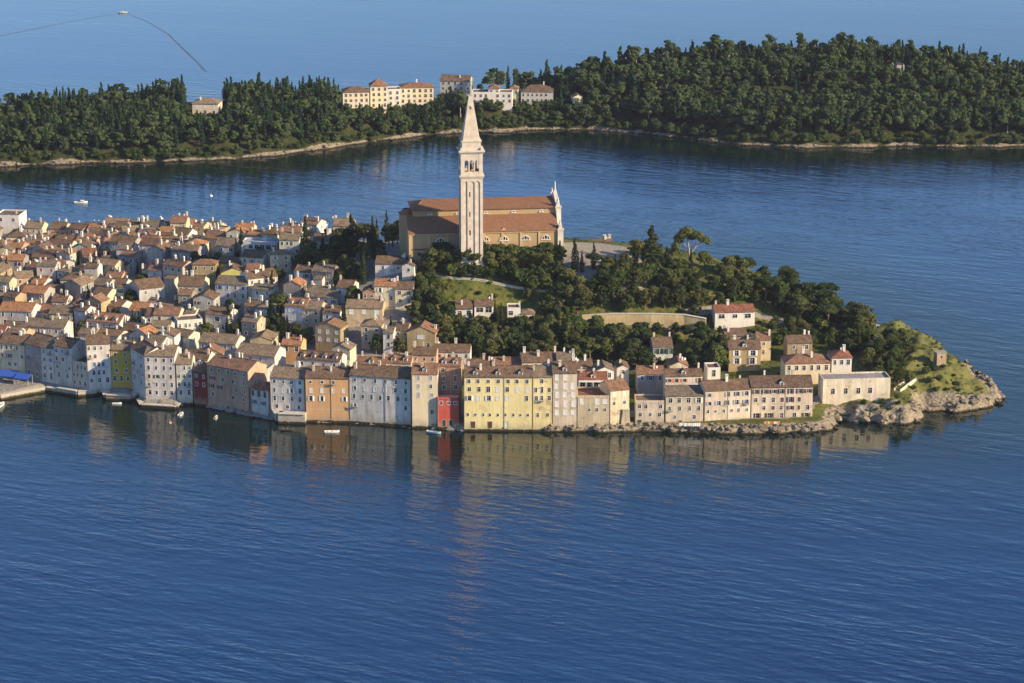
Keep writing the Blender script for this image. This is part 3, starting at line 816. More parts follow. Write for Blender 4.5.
# ------------------------------------------------------------------ houses of the town placed one by one
def hp(px, ye, wpx, H, D, wall, roof, form='eaves', rot=-17, rows=None, side=(), label=None, T=None, y0=850, y1=1160, **k):
    P = solve(px, ye, H, T, y0, y1)
    if k.pop('dbg', 0): print(px, P)
    dep = P.y*CP + (CAMH-P.z)*SP
    c = math.cos(rad(rot))
    W = wpx*dep/FPX/max(c, .5)
    if rows is None:
        n = max(1, int(W/2.9)); rows = [(n, .9, 1.35, 'm')]*max(1, int((H-.4)/3))
    k.setdefault('zb', -4.5)
    k.setdefault('name', 'town_house')
    return house(P, rad(rot), W, D, H, WALL[wall] if isinstance(wall, str) else wall, ROOF[roof] if isinstance(roof, str) else roof, form, k.pop('pitch', 24), rows, side, label, **k)

g1 = [(1,.9,1.3,'g')]
# right-hand group by the cape
hp(745, 349, 32, 8.5, 9, 'ochre', 'brown', rot=3, rows=[(2,1.3,1.8,'o'),(2,1.3,2,'o')], label='ochre house with a brown roof and two pairs of shuttered windows', chim=2, dorm=1, shutter=SHUT['white'])
hp(764, 340, 14, 8, 8, 'cream', 'terracotta', rot=3, label='narrow cream house touching the ochre house on its right', chim=1)
hp(736, 336, 22, 8, 8, 'brownish pink', 'brown', rot=3, label='house whose brown roof shows just behind the ochre house', chim=2)
hp(808, 363.5, 45, 8, 10, 'cream', 'terracotta', 'hip', rot=4, rows=[(6,1.05,1.6,'g')], label='broad cream house with a red hip roof above the cape inlet', chim=3, clean=True, zb=-6)
hp(842, 358, 20, 9, 9, 'white', 'red', 'hip', rot=4, rows=[(3,1.0,1.6,'g')], label='white house end with three windows under a red roof', chim=1, clean=True, zb=-6)
hp(800, 343, 25, 7.5, 8, 'tan', 'brown', rot=4, rows=[(2,1,1.5,'g')], label='tan house with a flat front behind the broad cream house', chim=2)
hp(857, 380, 68, 7.5, 8.5, (.74, .65, .50), (.30, .28, .28), 'flat', rot=5, rows=[(4,1.2,1.9,'g',.05,.8,3.9)], label='long low whitish building with a flat roof terrace by the cape', chim=0, zb=-6, skip=0)
hp(735, 312, 40, 6.5, 8, 'white', 'red', 'eaves', rot=5, rows=[(3,1.9,1.5,'g')], label='white villa with a red roof on the slope under the park', chim=2, clean=True)
hp(722, 318, 14, 3.2, 4, 'white', 'red', 'shed', rot=5, rows=[(2,1.6,1.3,'g')], label='low white porch with a red lean-to roof before the white villa', chim=0, clean=True, pitch=14)
hp(663, 347, 20, 7.5, 10, 'greenish white', 'brown', rot=5, rows=[(4,.85,1.9,'o'),(4,.85,1.6,'g')], label='pale house standing alone in the dark trees above the shore', chim=2, shutter=SHUT['green'])
hp(679, 366, 18, 9, 8, 'cream', 'terracotta', 'gable', rot=3, rows=[(2,1,1.4,'g'),(2,.9,1.3,'g')], label='cream gabled house behind the orange banded house', chim=2)
hp(684, 376, 37, 10, 7, 'white', 'brown', rot=3, rows=[(5,.95,1.3,'o'),(5,.95,1.5,'o')], label='white house with orange shutters above the washing', chim=2, dorm=1, shutter=(.60, .24, .07))
hp(714, 369, 13, 7, 7, 'white', 'brown', 'flat', rot=6, rows=[(1,1.3,2,'g')], label='small white cubic house with one dark opening', chim=0, clean=True)
hp(651, 374, 27, 7.5, 8, 'grey', 'terracotta', rot=3, rows=[(3,.9,1.4,'m')], label='grey house with a terracotta roof behind the planted terrace', chim=1)
hp(623, 368, 12, 8, 8, 'lilac white', 'brown', 'gable', rot=5, rows=[(1,1,1.6,'g')], label='narrow gabled house in the gap behind the buttress house', chim=1)
hp(605, 371, 18, 10, 9, 'white', 'greyish brown', 'gable', rot=5, rows=[(2,.9,1.5,'g')], label='white pedimented gable rising behind the balcony house', chim=1, clean=True)
hp(583, 368, 20, 9, 9, 'beige', 'brown', rot=4, label='beige house under a brown roof behind the white balcony storey', chim=2)
hp(540, 362, 36, 8.5, 10, 'cream', 'brown', rot=3, label='long brown roofed house behind the narrow yellow one', chim=3)
hp(566, 362, 18, 8.5, 10, 'beige', 'greyish brown', rot=3, label='house with a greyish roof and tall chimney behind the shuttered one', chim=2)
hp(508, 366, 30, 7, 9, 'cream', 'terracotta', rot=2, label='cream house peeping over the right half of the large yellow roof', chim=2)
hp(479, 367, 24, 7, 8, 'white', 'brown', rot=2, label='white house peeping over the left half of the large yellow roof', chim=2)
# behind the centre-left row
hp(452, 352, 36, 6.5, 8, 'white', 'brown', rot=-3, label='low white house with a long brown roof behind the pink house', chim=2, rows=[(4,.9,1.2,'m')])
hp(421, 333, 28, 8.5, 9, 'ochre', 'terracotta', 'gable', rot=-8, rows=[(1,2.0,1.2,'s'),(2,1,1.5,'g')], label='ochre house with a wide gable front at the wood edge', chim=1, shutter=SHUT['white'])
hp(401, 330, 13, 8, 8, 'sand', 'dark brown', rot=-10, rows=[(2,.8,1.3,'g'),(2,.8,1.3,'g')], label='small sand coloured house beside the wide gabled ochre house', chim=2)
hp(388, 333, 10, 9, 7, 'lilac white', 'greyish brown', rot=-10, label='very narrow lilac white house left of the sand coloured one', chim=1, rows=[(1,.9,1.5,'s')]*2)
hp(371, 326, 20, 9, 8, 'sand', 'tan', 'hip', rot=-8, rows=[(2,.95,1.3,'g'),(2,1.0,2.0,'g')], label='sand house with a tan hip roof and two dark tall windows', chim=1)
hp(364, 308, 37, 7, 9, 'sand', 'tan', rot=-4, rows=[(3,1.3,1.4,'s')], label='long sand house with three closed white windows', chim=2, shutter=SHUT['white'])
hp(368.5, 292, 12, 8, 7, 'brownish pink', 'brown', 'gable', rot=-4, rows=[(2,.9,1.2,'g'),(1,.9,1.2,'g')], label='narrow reddish gabled house left of the orange roofed cream house', chim=1)
hp(385, 286, 22, 9, 8, 'cream', 'orange', rot=-5, rows=[(2,.95,1.4,'m'),(2,.95,1.4,'g')], label='cream house with a bright orange roof in the upper town', chim=1)
hp(404, 289, 18, 8, 8, 'cream', 'brown', rot=-5, rows=[(2,1.2,1.4,'g'),(2,1.0,1.4,'g')], label='cream house joined to the right of the bright orange roof', chim=1)
hp(390, 264, 30, 4.5, 9, 'white', 'brown', rot=-6, rows=[(2,.9,1.2,'g')], label='low brown roofed house below the left end of the church', chim=1)
hp(408, 266, 12, 5.5, 7, 'white', 'brown', 'gable', rot=-8, rows=[(1,1,1.4,'g')], label='small white gabled house below the left end of the church', chim=1, clean=True)
hp(331, 313, 17, 8, 8, 'lilac white', 'dark brown', rot=-14, rows=[(2,.85,1.3,'m'),(2,.85,1.3,'g')], label='lilac white house with a dark roof left of a cypress', chim=1)
hp(311, 309, 18, 9, 9, 'sand', 'tan', rot=-14, rows=[(2,.9,1.3,'g'),(2,.9,1.3,'g'),(1,1,1.5,'g')], label='sand house squeezed beside the tall dormered lilac house', chim=2)
hp(295, 306, 21, 10.5, 9, 'lilac white', 'terracotta', rot=-16, rows=[(2,1.3,1.5,'s'),(2,1.3,1.6,'s'),(2,.9,1.4,'g')], label='tall lilac house with two dormers and closed white shutters', chim=2, dorm=2, shutter=SHUT['white'], sidetop=2)
hp(321, 297, 33, 6, 11, 'white', 'greyish brown', rot=-14, rows=[(4,.85,1.2,'m')], label='long low house with a greyish roof below the garden', chim=2, pitch=27)
hp(344, 288, 16, 6, 9, 'white', 'brown', rot=-14, rows=[(2,.9,1.2,'g')], label='white house with two dark windows below the garden wood', chim=1)
hp(302, 272, 16, 6, 8, 'white', 'brown', rot=-16, rows=[(2,.9,1.3,'m'),(1,.9,1.3,'s')], label='small white house among the garden trees', chim=1, shutter=SHUT['blue'], clean=True)
hp(263, 277.5, 28, 8.5, 10, 'white', 'brown', 'eaves', rot=24, rows=[(4,.9,1.4,'g'),(4,.9,1.4,'g')], label='white house turned towards the sun with a row of dark windows', chim=2, pitch=22)
hp(231, 284, 32, 8.5, 9, 'lilac white', 'greyish brown', rot=-12, rows=[(4,.9,1.5,'m'),(4,.9,1.5,'m')], side=[(1,.8,1.2,'g')], label='long lilac white house below the yellow green gable', chim=2)
hp(233, 273, 24, 7, 9, 'yellow green', 'brown', 'gable', rot=6, rows=[(2,.9,1.1,'g'),(2,.9,1.2,'g')], label='yellow green house with a broad gable', chim=1, clean=True, pitch=22)
hp(217, 315, 24, 7, 9, 'white', 'brown', rot=-17, rows=[(1,1.8,1.8,'g'),(2,.9,1.5,'g')], label='white house with one large bright window beside a cypress', chim=1)
hp(262, 309, 14, 8, 8, 'lilac white', 'tan', 'hip', rot=-14, rows=[(1,.9,1.3,'g'),(1,.9,1.3,'g')], label='small house with a tan hip roof left of a tall cypress', chim=1)
hp(250, 320, 12, 5, 6, 'lilac white', 'red', 'shed', rot=-14, rows=[(1,1.2,1.6,'o')], label='little white lean-to house with one blue shuttered window', chim=0, shutter=SHUT['blue'], clean=True, pitch=16)
hp(190, 321, 24, 8, 8, 'white', 'grey' if False else 'greyish brown', 'flat', rot=18, rows=[(5,.8,1.5,'g'),(5,.8,1.5,'g')], label='white flat topped house with two rows of narrow windows facing the sun', chim=0)
hp(166, 315, 26, 8.5, 9, 'cream', 'terracotta', rot=-8, rows=[(2,.95,1.5,'g')]*3, label='cream yellow house with an orange roof right of two cypresses', chim=1, clean=True, side=[(1,.8,1.2,'g')])
hp(149, 316, 8, 8, 9, 'lilac white', 'dark brown', rot=-8, rows=[(1,.95,1.5,'g')]*2, label='narrow shaded house joined to the left of the cream yellow house', chim=1)
hp(137, 311, 18, 8, 10, 'grey', 'orange', rot=-17, rows=[(2,.9,1.4,'g'),(2,.9,1.4,'g')], label='grey walled house with a plain bright orange roof slope', chim=0)
hp(190, 286, 25, 8, 12, 'cream', 'brown', rot=-7, rows=[(4,.85,1.3,'g'),(4,.85,1.3,'g')], side=[(2,.9,1.2,'g')], label='big cream house with a white side wall in the middle of town', chim=2, clean=True)
hp(152, 288, 24, 8, 11, 'grey', 'brown', 'eaves', rot=28, rows=[(2,.8,1.2,'g')], label='house with a dark blank front and long brown roof', chim=0)
hp(118, 287, 12, 8.5, 10, 'greenish white', 'brown', rot=-14, rows=[(2,.9,1.5,'o'),(2,.9,1.5,'o')], side=[None,(1,.9,1.4,'g')], label='greenish white house with a bright bare right gable', chim=1, clean=True, shutter=SHUT['green'])
hp(151, 270.5, 18, 6, 8, 'cream', 'terracotta', 'gable', rot=8, rows=[(1,.9,1.2,'g')], label='cream house with a broad low gable front', chim=1, clean=True, pitch=22)
hp(175, 266.5, 27, 6, 9, 'white', 'dark brown', rot=-4, rows=[(1,.9,1.3,'g')], label='long white walled house with a dark roof behind the broad low gable', chim=2)
hp(124, 249, 16, 9, 8, 'white', 'greyish brown', rot=-12, rows=[(1,.9,1.3,'g',.5,1)], label='tall white blank fronted house in the back of the town', chim=0, clean=True)
hp(112, 244, 18, 7, 8, 'lilac white', 'orange', rot=-6, rows=[(3,.9,1.2,'g')], label='house with a vivid orange roof in the back of the town', chim=1)
hp(103, 322, 34, 7, 10, 'white', 'terracotta', rot=-17, rows=[(5,.8,1.2,'g')], side=[None,(1,.8,1.2,'g')], label='house with a red roof, white dormers and large sunlit gable', chim=2, dorm=3)
hp(44, 327, 42, 7.5, 9, 'lilac white', 'greyish brown', rot=-12, rows=[(7,.8,1.3,'g'),(5,.8,1.3,'g')], label='long pale house with a greyish roof and seven small windows', chim=2)
hp(15, 311, 34, 8.5, 10, 'lilac white', 'orange', rot=-12, rows=[(4,.9,1.5,'g'),(3,1,2,'g')], label='long pale house with a wide orange roof at the left edge', chim=0)
hp(41, 312, 14, 6, 9, 'cream', 'terracotta', rot=-20, rows=[(2,.8,1.2,'g')], label='small cream house with a lit white gable right of the wide orange roof', chim=1)
hp(14, 328, 22, 7, 7, 'ochre', 'brown', rot=-12, rows=[(3,.85,1.3,'g'),(3,.85,1.3,'g')], label='low ochre house in front of the wide orange roof', chim=1)
hp(28, 293, 22, 5, 9, 'white', 'brown', rot=-25, rows=[(2,.8,1.2,'g')], label='white house with a lit white parapet left of the orange gable', chim=1)
hp(37, 284, 14, 6, 8, 'white', 'orange', rot=-20, rows=[(2,.8,1.2,'g')], label='white house with an orange roof behind the lit white parapet', chim=1)
hp(100, 294, 16, 7.5, 8, 'cream', 'brown', rot=-25, rows=[(2,.8,1.2,'g')], label='cream house with a lit gable and two chimneys mid town', chim=2)
hp(114, 307, 13, 6.5, 9, 'lilac white', 'terracotta', rot=-30, rows=[(1,.8,1.2,'g')], label='lilac house with a steep lit roof edge below the greenish white house', chim=2)
hp(16, 237, 20, 6, 8, 'cream', 'brown', 'hip', rot=-4, rows=[(3,.8,1.2,'g')], label='square cream house below the white block at the left edge', chim=1, clean=True)
hp(7, 216.5, 24, 11, 12, 'white', 'greyish brown', 'flat', rot=-6, rows=[(2,1,1.5,'g')], label='plain white block of flats with a mast at the left edge', chim=1, clean=True)
hp(33, 228, 18, 8, 9, 'cream', 'tan', rot=-8, rows=[(3,.8,1.2,'g')], label='sunlit cream house right of the white block at the left edge', chim=2)
hp(57, 229, 16, 7, 9, 'sand', 'brown', rot=-10, rows=[(3,.8,1.2,'g')], label='house with a lit white gable on the back skyline of the town', chim=2)
hp(178, 223, 16, 8, 9, 'cream', 'terracotta', rot=-4, rows=[(3,.8,1.2,'g')], label='cream house with a terracotta roof standing up on the back skyline', chim=2)
hp(243, 231, 19, 9, 10, 'sand', 'orange', rot=-6, rows=[(4,.8,1.2,'g')], label='sand house with an orange roof at the back right of town', chim=2)
hp(225, 246, 20, 8, 10, 'grey', 'greyish brown', rot=-10, rows=[(2,1.6,1.2,'g')], label='grey house left of the long building with a flat metal roof', chim=1)
hp(259, 243.5, 36, 7.5, 8, 'lilac white', (.42, .44, .50), 'flat', rot=-8, rows=[(6,1.6,1.6,'g')], label='long pale building with a flat grey metal roof', chim=1)
hp(289, 240, 20, 10, 9, 'greenish white', 'greyish brown', rot=-4, rows=[(4,1,1.4,'g')]*3, label='greenish grey three storey house left of the tall cypress', chim=2)
hp(322, 241, 18, 7, 9, 'white', 'brown', rot=-6, rows=[(3,.8,1.2,'g')], label='white house right of the tall cypress in the upper town', chim=2)
hp(343, 226, 20, 7, 9, 'cream', 'tan', rot=-4, rows=[(3,.8,1.2,'g')], label='cream house on the skyline just left of the dark broad cypress', chim=2)
hp(217, 343, 38, 8, 10, 'lilac white', 'tan', rot=-15, rows=[(5,.8,1.2,'g'),(4,.85,1.3,'m')], label='pale house with a tan roof behind the dark red house', chim=2)
hp(255, 355, 40, 8, 11, 'lilac white', 'tan', rot=-17, rows=[(4,.85,1.2,'g'),(3,.9,1.2,'m')], label='pale house with a wide tan roof behind the peach house', chim=1)
hp(291, 345, 20, 7, 8, 'orange', 'orange', rot=-10, rows=[(2,1.2,1.7,'g')], side=[(1,.9,1.3,'g')], label='bright orange upper house behind the white tan roofed one', chim=2, clean=True)
hp(318, 360, 44, 7, 9, 'white', 'dark brown', rot=-13, rows=[(4,.9,1.2,'g')], label='low house with dormers behind the apricot house', chim=1, dorm=4)
hp(341, 349, 18, 7, 7, 'cream', 'tan', 'gable', rot=-16, rows=[(1,.9,1.2,'g')], label='small cream gabled house above the dormered roof', chim=1)
hp(371, 365, 30, 7.5, 8, 'white', 'terracotta', rot=-6, rows=[(3,1.2,1.4,'g')], label='white terraced house peeping over the stained white house', chim=2, dorm=1)
hp(399, 363, 24, 7.5, 8, 'beige', 'terracotta', rot=-6, rows=[(3,.9,1.2,'g')], label='beige house peeping over the right end of the stained white house', chim=2, dorm=2)
hp(424, 355, 24, 9, 8, 'peach', 'brown', rot=-4, rows=[(3,.9,1.2,'g')], label='peach house with a brown roof behind the narrow cream house', chim=2)
# houses in the wood below the church
hp(484, 306, 19, 5.5, 7, 'white', 'brown', rot=2, rows=[(2,2.2,2.0,'g')], label='white bungalow with a brown roof below the church lawn', chim=1, clean=True)
hp(464, 309, 17, 5, 7, 'white', 'brown', 'shed', rot=2, rows=[(2,1.4,1.4,'g')], label='low white annexe left of the bungalow below the church lawn', chim=1, clean=True, pitch=16)
hp(514, 309, 13, 7, 7, 'white', 'greyish brown', 'flat', rot=2, rows=[(2,1.5,1.5,'g'),(1,2.5,2.2,'g')], label='white cubic house in the wood right of the bungalow', chim=1, clean=True)
hp(528, 314, 13, 5, 6, 'cream', 'tan', 'hip', rot=2, rows=[(2,1.1,1.4,'g')], label='little cream house at the right of the white cubic house', chim=0)
hp(600, 246, 26, 4.2, 8, 'white', 'brown', rot=3, rows=[(4,1,1.3,'g')], label='low white house with a brown roof on the church square', chim=3, clean=True, y0=1035)

# ------------------------------------------------------------------ the rest of the old town, street by street
GREEN = [(204, 276, 20, 8), (350, 258, 48, 26), (270, 262, 14, 10), (322, 270, 32, 12), (418, 310, 20, 34), (395, 345, 24, 12), (282, 333, 20, 12), (240, 334, 15, 10), (343, 327, 9, 17), (440, 330, 22, 30), (138, 330, 9, 13), (306, 252, 8, 12), (396, 300, 10, 9), (304, 345, 20, 6), (254, 292, 7, 5), (60, 288, 8, 5), (182, 336, 8, 6)]
RF = random.Random(41)
ang = rad(-17); ux, uy = math.cos(ang), math.sin(ang)
pal_w = ['white']*6 + ['lilac white']*4 + ['cream']*4 + ['beige']*3 + ['sand']*2 + ['stone grey']*3 + ['grey']*2 + ['pink', 'ochre', 'greenish white', 'peach', 'tan']
pal_r = ['brown']*6 + ['terracotta']*3 + ['tan']*4 + ['greyish brown']*4 + ['dark brown']*2 + ['orange'] + ['red']
FILL = []
v = 0.0
while v < 300:
    u = -120.0 + RF.uniform(0, 6)
    while u < 260:
        Wd = RF.uniform(6.0, 11.5); Dp = RF.uniform(7, 9.2)
        cx = -195 + (u + Wd/2)*ux - v*uy; cy = 905 + (u + Wd/2)*uy + v*ux
        u += Wd + (RF.uniform(.2, 1.2) if RF.random() < .7 else RF.uniform(2, 4.5))
        s1 = [RF.random() for _ in range(12)]
        if sdist([cx], [cy])[0] < 9: continue
        z = tz(cx, cy)
        px, py = proj(cx, cy, z)
        if px < -18 or px > 424 or (px > 300 and py > 352) or py > 385: continue
        if px > 392 and py < 300: continue
        if px < 135 and py > 358: continue
        if any(((px-a)/c)**2 + ((py-b_)/d)**2 < 1 for a, b_, c, d in GREEN): continue
        rr = ang + rad((s1[0]-.5)*26) + (rad(90) if s1[1] < .10 else rad(34) if s1[1] < .17 else 0)
        for k_ in (1, .82, .66):
            w2, d2 = Wd*k_, Dp*max(k_, .8)
            B_ = obb(cx, cy, rr, w2/2+.15, d2/2+.3)
            if not any(hit(B_, q) for q in FOOT): break
        else: continue
        H = 5.2 + s1[2]*4.6
        if v > 170: H = 5 + s1[2]*3.2
        wl = pal_w[int(s1[3]*len(pal_w))]; rl = pal_r[int(s1[4]*len(pal_r))]
        form = 'eaves' if s1[5] < .70 else 'gable' if s1[5] < .84 else 'hip' if s1[5] < .95 else 'flat'
        c, s = math.cos(rr), math.sin(rr)
        P = Vector((cx + s*d2/2, cy - c*d2/2, z))
        jit = [1 + (s1[6+i]-.5)*.12 for i in range(3)]
        nw = max(1, int(w2/3)); st = 'mgms'[int(s1[9]*4)]
        r = house(P, rr, w2, d2, H, tuple(a*j*.9 for a, j in zip(WALL[wl], jit)), tuple(a*j for a, j in zip(ROOF[rl], jit)) if form != 'flat' else (.34, .31, .29), form, 19 + s1[10]*9,
                  [(nw, .85 + .2*s1[11], 1.3, st)]*max(1, int((H-.6)/3)), [(1, .8, 1.2, 'g')] if s1[11] > .4 else (), group='houses packed in the old town', chim=int(.6 + s1[8]*2.2), zb=-4, seed=len(FILL))
        if s1[7] < .42 and w2 > 6.5:      # lean-to built against the front
            ax, aw, ad, ah = (s1[6]-.5)*w2*.5, w2*(.34 + .2*s1[8]), 2.2 + s1[9], H*(.45 + .2*s1[10])
            b = MB(); b.box(ax-aw/2, ax+aw/2, -ad, -.01, -3.5, ah); b.face([(ax-aw/2, -ad, ah), (ax-aw/2, -.01, ah), (ax-aw/2, -.01, ah+ad*.3)]); b.face([(ax+aw/2, -.01, ah), (ax+aw/2, -ad, ah), (ax+aw/2, -.01, ah+ad*.3)])
            an = b.build('lean_to', M['plaster'], r, tuple(a*.95 for a in WALL[pal_w[int(s1[2]*len(pal_w))]]))
            b = MB(); b.prism([(-ad-.25, ah-.08), (-.02, ah+ad*.3), (-.02, ah+ad*.3+.18), (-ad-.25, ah+.12)], ax-aw/2-.12, ax+aw/2+.12, 0, Matrix(((0, 1, 0, 0), (1, 0, 0, 0), (0, 0, 1, 0), (0, 0, 0, 1))))
            b.build('lean_to_roof', M['roof'], an, ROOF[pal_r[int(s1[3]*len(pal_r))]])
        r['_w'] = wl; r['_r'] = rl if form != 'flat' else 'flat'; r['_f'] = form; r['_s'] = H
        FILL.append(r)
    v += 9.7 + RF.uniform(-.6, .9)
print('fill houses', len(FILL), 'all', len(FOOT))
# ------------------------------------------------------------------ the hilltop church and its bell tower
CH_ROT = rad(7)
CY = 990.0
c0 = at_y(484, 232, CY)
CHX = c0.x
zy = lambda y, Y: at_y(500, y, Y).z
ch = thing('church', (CHX, CY, 33.0), 'long ochre church with a high red tiled nave and white facade end on the hilltop', 'church', CH_ROT)
L2 = 29.5
ze = zy(232, CY) - 33          # aisle eave
za = zy(215.5, CY+7.2) - 33    # aisle roof meets nave wall
zn = zy(209, CY+7.2) - 33      # nave eave
zr = zy(199, CY+15) - 33       # nave ridge
OCH = (.42, .30, .165)
def lunette(b, x, z, y=0.0, r=1.75, base=1.0):
    n = 10
    pts = [(x + r*math.cos(PI*i/n), z + r*math.sin(PI*i/n)) for i in range(n+1)]
    pin = [(x + (r-.32)*math.cos(PI*i/n), z + .15 + (r-.32)*math.sin(PI*i/n)*.96) for i in range(n+1)]
    for i in range(n):
        A, B, C, D = pts[i], pts[i+1], pin[i+1], pin[i]
        b.face([(A[0], y-.28, A[1]), (D[0], y-.28, D[1]), (C[0], y-.28, C[1]), (B[0], y-.28, B[1])])
        b.face([(A[0], y-.28, A[1]), (B[0], y-.28, B[1]), (B[0], y, B[1]), (A[0], y, A[1])])
        b.face([(D[0], y-.28, D[1]), (D[0], y, D[1]), (C[0], y, C[1]), (C[0], y-.28, C[1])])
    b.box(x-r-.2, x+r+.2, y-.4, y, z-.22, z)
    for dx in (-.55, .55): b.box(x+dx-.1, x+dx+.1, y-.24, y-.02, z, z + math.sqrt(r*r-.3) - .2)
    b.face([(p[0], y-.03, p[1]) for p in pin], 1)
b = MB()
# aisle walls and body, then the nave walls above them
b.box(-L2, L2, 0, 31, -8, ze)
b.box(-L2+2.5, L2-.2, 7.2, 23.8, ze-.01, zn)
b.prism([(-L2+.5, 0), (-L2+.5, 0.01), (L2, .01), (L2, 0)], .1, .2)
for y in (0.01, 30.99):       # aisle end gables
    pass
Mx = Matrix(((0, 1, 0, 0), (1, 0, 0, 0), (0, 0, 1, 0), (0, 0, 0, 1)))
for s in (-L2+.02, L2-.5):
    b.prism([(0.05, ze-.02), (7.3, ze-.02), (7.3, za), ], s, s+.48, 0, Mx)
    b.prism([(30.95, ze-.02), (30.95, ze), (23.7, za), (23.7, ze-.02)], s, s+.48, 0, Mx)
b.prism([(7.25, zn-.02), (23.75, zn-.02), (15.5, zr)], L2-.7, L2-.25, 0, Mx)
# small pediment over one window
b.prism([(10.4-19+16.3-2.4, ze-.3), (10.4-19+16.3+2.4, ze-.3), (10.4-19+16.3, ze+1.5)], -.12, 2.5)
b.build('wall', M['plaster_clean'], ch, OCH)
b = MB()
for i in range(9):
    x = -L2 + .5 + i*(2*L2-1)/8
    b.box(x-.45, x+.45, -.3, -.003, -8, ze-.5)
b.box(-L2-.25, L2+.1, -.42, -.001, ze-.5, ze-.03)
b.build('pilaster_strip', M['plaster_clean'], ch, (.50, .37, .21))
b = MB()
b.prism([(-.6, ze-.05), (7.2, za), (7.2, za+.3), (-.6, ze+.25)], -L2-.2, L2-.3, 0, Mx)
b.prism([(31.6, ze-.05), (31.6, ze+.25), (23.8, za+.3), (23.8, za)], -L2-.2, L2-.3, 0, Mx)
b.build('aisle_roof', M['church_roof'], ch, (.22, .112, .066))
b = MB()
x0, x1 = -L2+1.7, L2-.6
e = [(x0, 6.5), (x1, 6.5), (x1, 24.5), (x0, 24.5)]
E = [Vector((x, y, zn-.05)) for x, y in e]; E2 = [p + Vector((0, 0, .3)) for p in E]
ra, rc = Vector((x0+5.5, 15.5, zr+.3)), Vector((x1, 15.5, zr+.3))
for i in range(4): b.face([E[i], E[(i+1) % 4], E2[(i+1) % 4], E2[i]])
b.face(E[::-1]); b.face([E2[0], E2[1], rc, ra]); b.face([E2[1], E2[2], rc]); b.face([E2[2], E2[3], ra, rc]); b.face([E2[3], E2[0], ra])
b.box(x0+5.5, x1, 15.3, 15.7, zr+.26, zr+.45)
b.tube([(x0, 6.5, zn+.25), (x0+2.8, 11, zn+.25+(zr-zn)*.52), (x0+5.5, 15.5, zr+.35)], [.22]*3, 5)
b.build('nave_roof', M['church_roof'], ch, (.23, .115, .066))
for px in (440.6, 485, 504, 525.5, 545.8):
    q = at_y(px, 238, CY); x = (q.x - CHX)/math.cos(CH_ROT)
    b = MB(); lunette(b, 0, 0)
    b.build('window', [M['white_trim'], M['glass']], ch, None, (x, 0, ze-3.5))
# clerestory windows
for i in range(5):
    b = MB(); lunette(b, 0, 0, r=.8)
    b.build('window', [M['white_trim'], M['glass']], ch, None, (-L2+9+i*11, 7.2, zn-1.6))
# white facade at the far right end: stepped wall, pilasters, volutes and finials
b = MB()
F = [(-.6, -8), (-.6, ze+1.0), (.8, ze+1.6), (3.5, ze+2.3), (5.6, za+.8), (6.4, zn+1.2), (9.5, zn+2.0), (12.5, zr+1.0), (15.5, zr+2.2), (18.5, zr+1.0), (21.5, zn+2.0), (24.6, zn+1.2), (25.4, za+.8), (27.5, ze+2.3), (30.2, ze+1.6), (31.6, ze+1), (31.6, -8)]
b.prism(F, L2-.2, L2+1.3, 0, Mx)
for y in (-.6, 6.2, 14.5, 23.5, 30.6):
    b.box(L2-.5, L2+1.7, y-.2, y+1.2, -8, (ze if y < 1 or y > 28 else zn))
    b.box(L2-.7, L2+1.9, y-.4, y+1.4, (ze if y < 1 or y > 28 else zn), (ze if y < 1 or y > 28 else zn)+.5)
fac = b.build('facade', M['tower_stone'], ch, (.56, .51, .43))
b = MB()
def finial(b, y, z, h=3.0):
    b.box(L2, L2+1.1, y-.55, y+.55, z, z+.9)
    for a, c, d, e_ in ((.9, 1.3, .42, .3), (1.3, h*.75, .34, .26), (h*.75, h, .3, .05)): b.frust(L2+.55, y, z+a, z+c, d, e_, 8)
finial(b, 0, ze+1.5); finial(b, 6.9, zn+1.7, 2.6); finial(b, 15.5, zr+2, 4.6); finial(b, 24.1, zn+1.7, 2.6); finial(b, 31, ze+1.5)
b.build('finial', M['tower_stone'], fac, (.56, .52, .46))
# apse: half octagon at the left end with its own roof
b = MB(); b.frust(-L2+2.5, 15.5, -8, zn-2.5, 5.2, 5.2, 8, 0, True, PI/8); b.build('apse', M['plaster_clean'], ch, OCH)
b = MB(); b.frust(-L2+2.5, 15.5, zn-2.5, zn-.6, 5.6, .5, 8, 0, True, PI/8); b.build('apse_roof', M['roof'], ch, (.34, .13, .06))
FOOT.append(obb(CHX - math.sin(CH_ROT)*15, CY + math.cos(CH_ROT)*15, CH_ROT, L2+8, 17))

# bell tower, free-standing in front of the aisle
TY = CY - 11.0
pl, pr_ = at_y(460.3, 230, TY), at_y(483.2, 230, TY)
TW = (pr_ - pl).length*.96
tx = (pl.x + pr_.x)/2 - .4
TZ = 29.5
ty_c = TY + TW/2
tower = thing('bell_tower', (tx, ty_c, TZ), 'tall white bell tower with triple arched belfry, pointed spire and a statue on top', 'bell tower', CH_ROT)
zz = lambda y: at_y(471, y, TY).z - TZ
z_str, z_bel0, z_bel1, z_att, z_sp, z_top, z_st = zz(177), zz(175.2), zz(153.5), zz(141), zz(139), zz(97), zz(79.5)
STONE = (.56, .485, .40)
h = TW/2
b = MB()
b.box(-h-.5, h+.5, -h-.5, h+.5, -6, 3.2); b.box(-h-.25, h+.25, -h-.25, h+.25, 3.2, 3.8)
b.box(-h+.32, h-.32, -h+.32, h-.32, 3.8, z_str)
n_ = 0
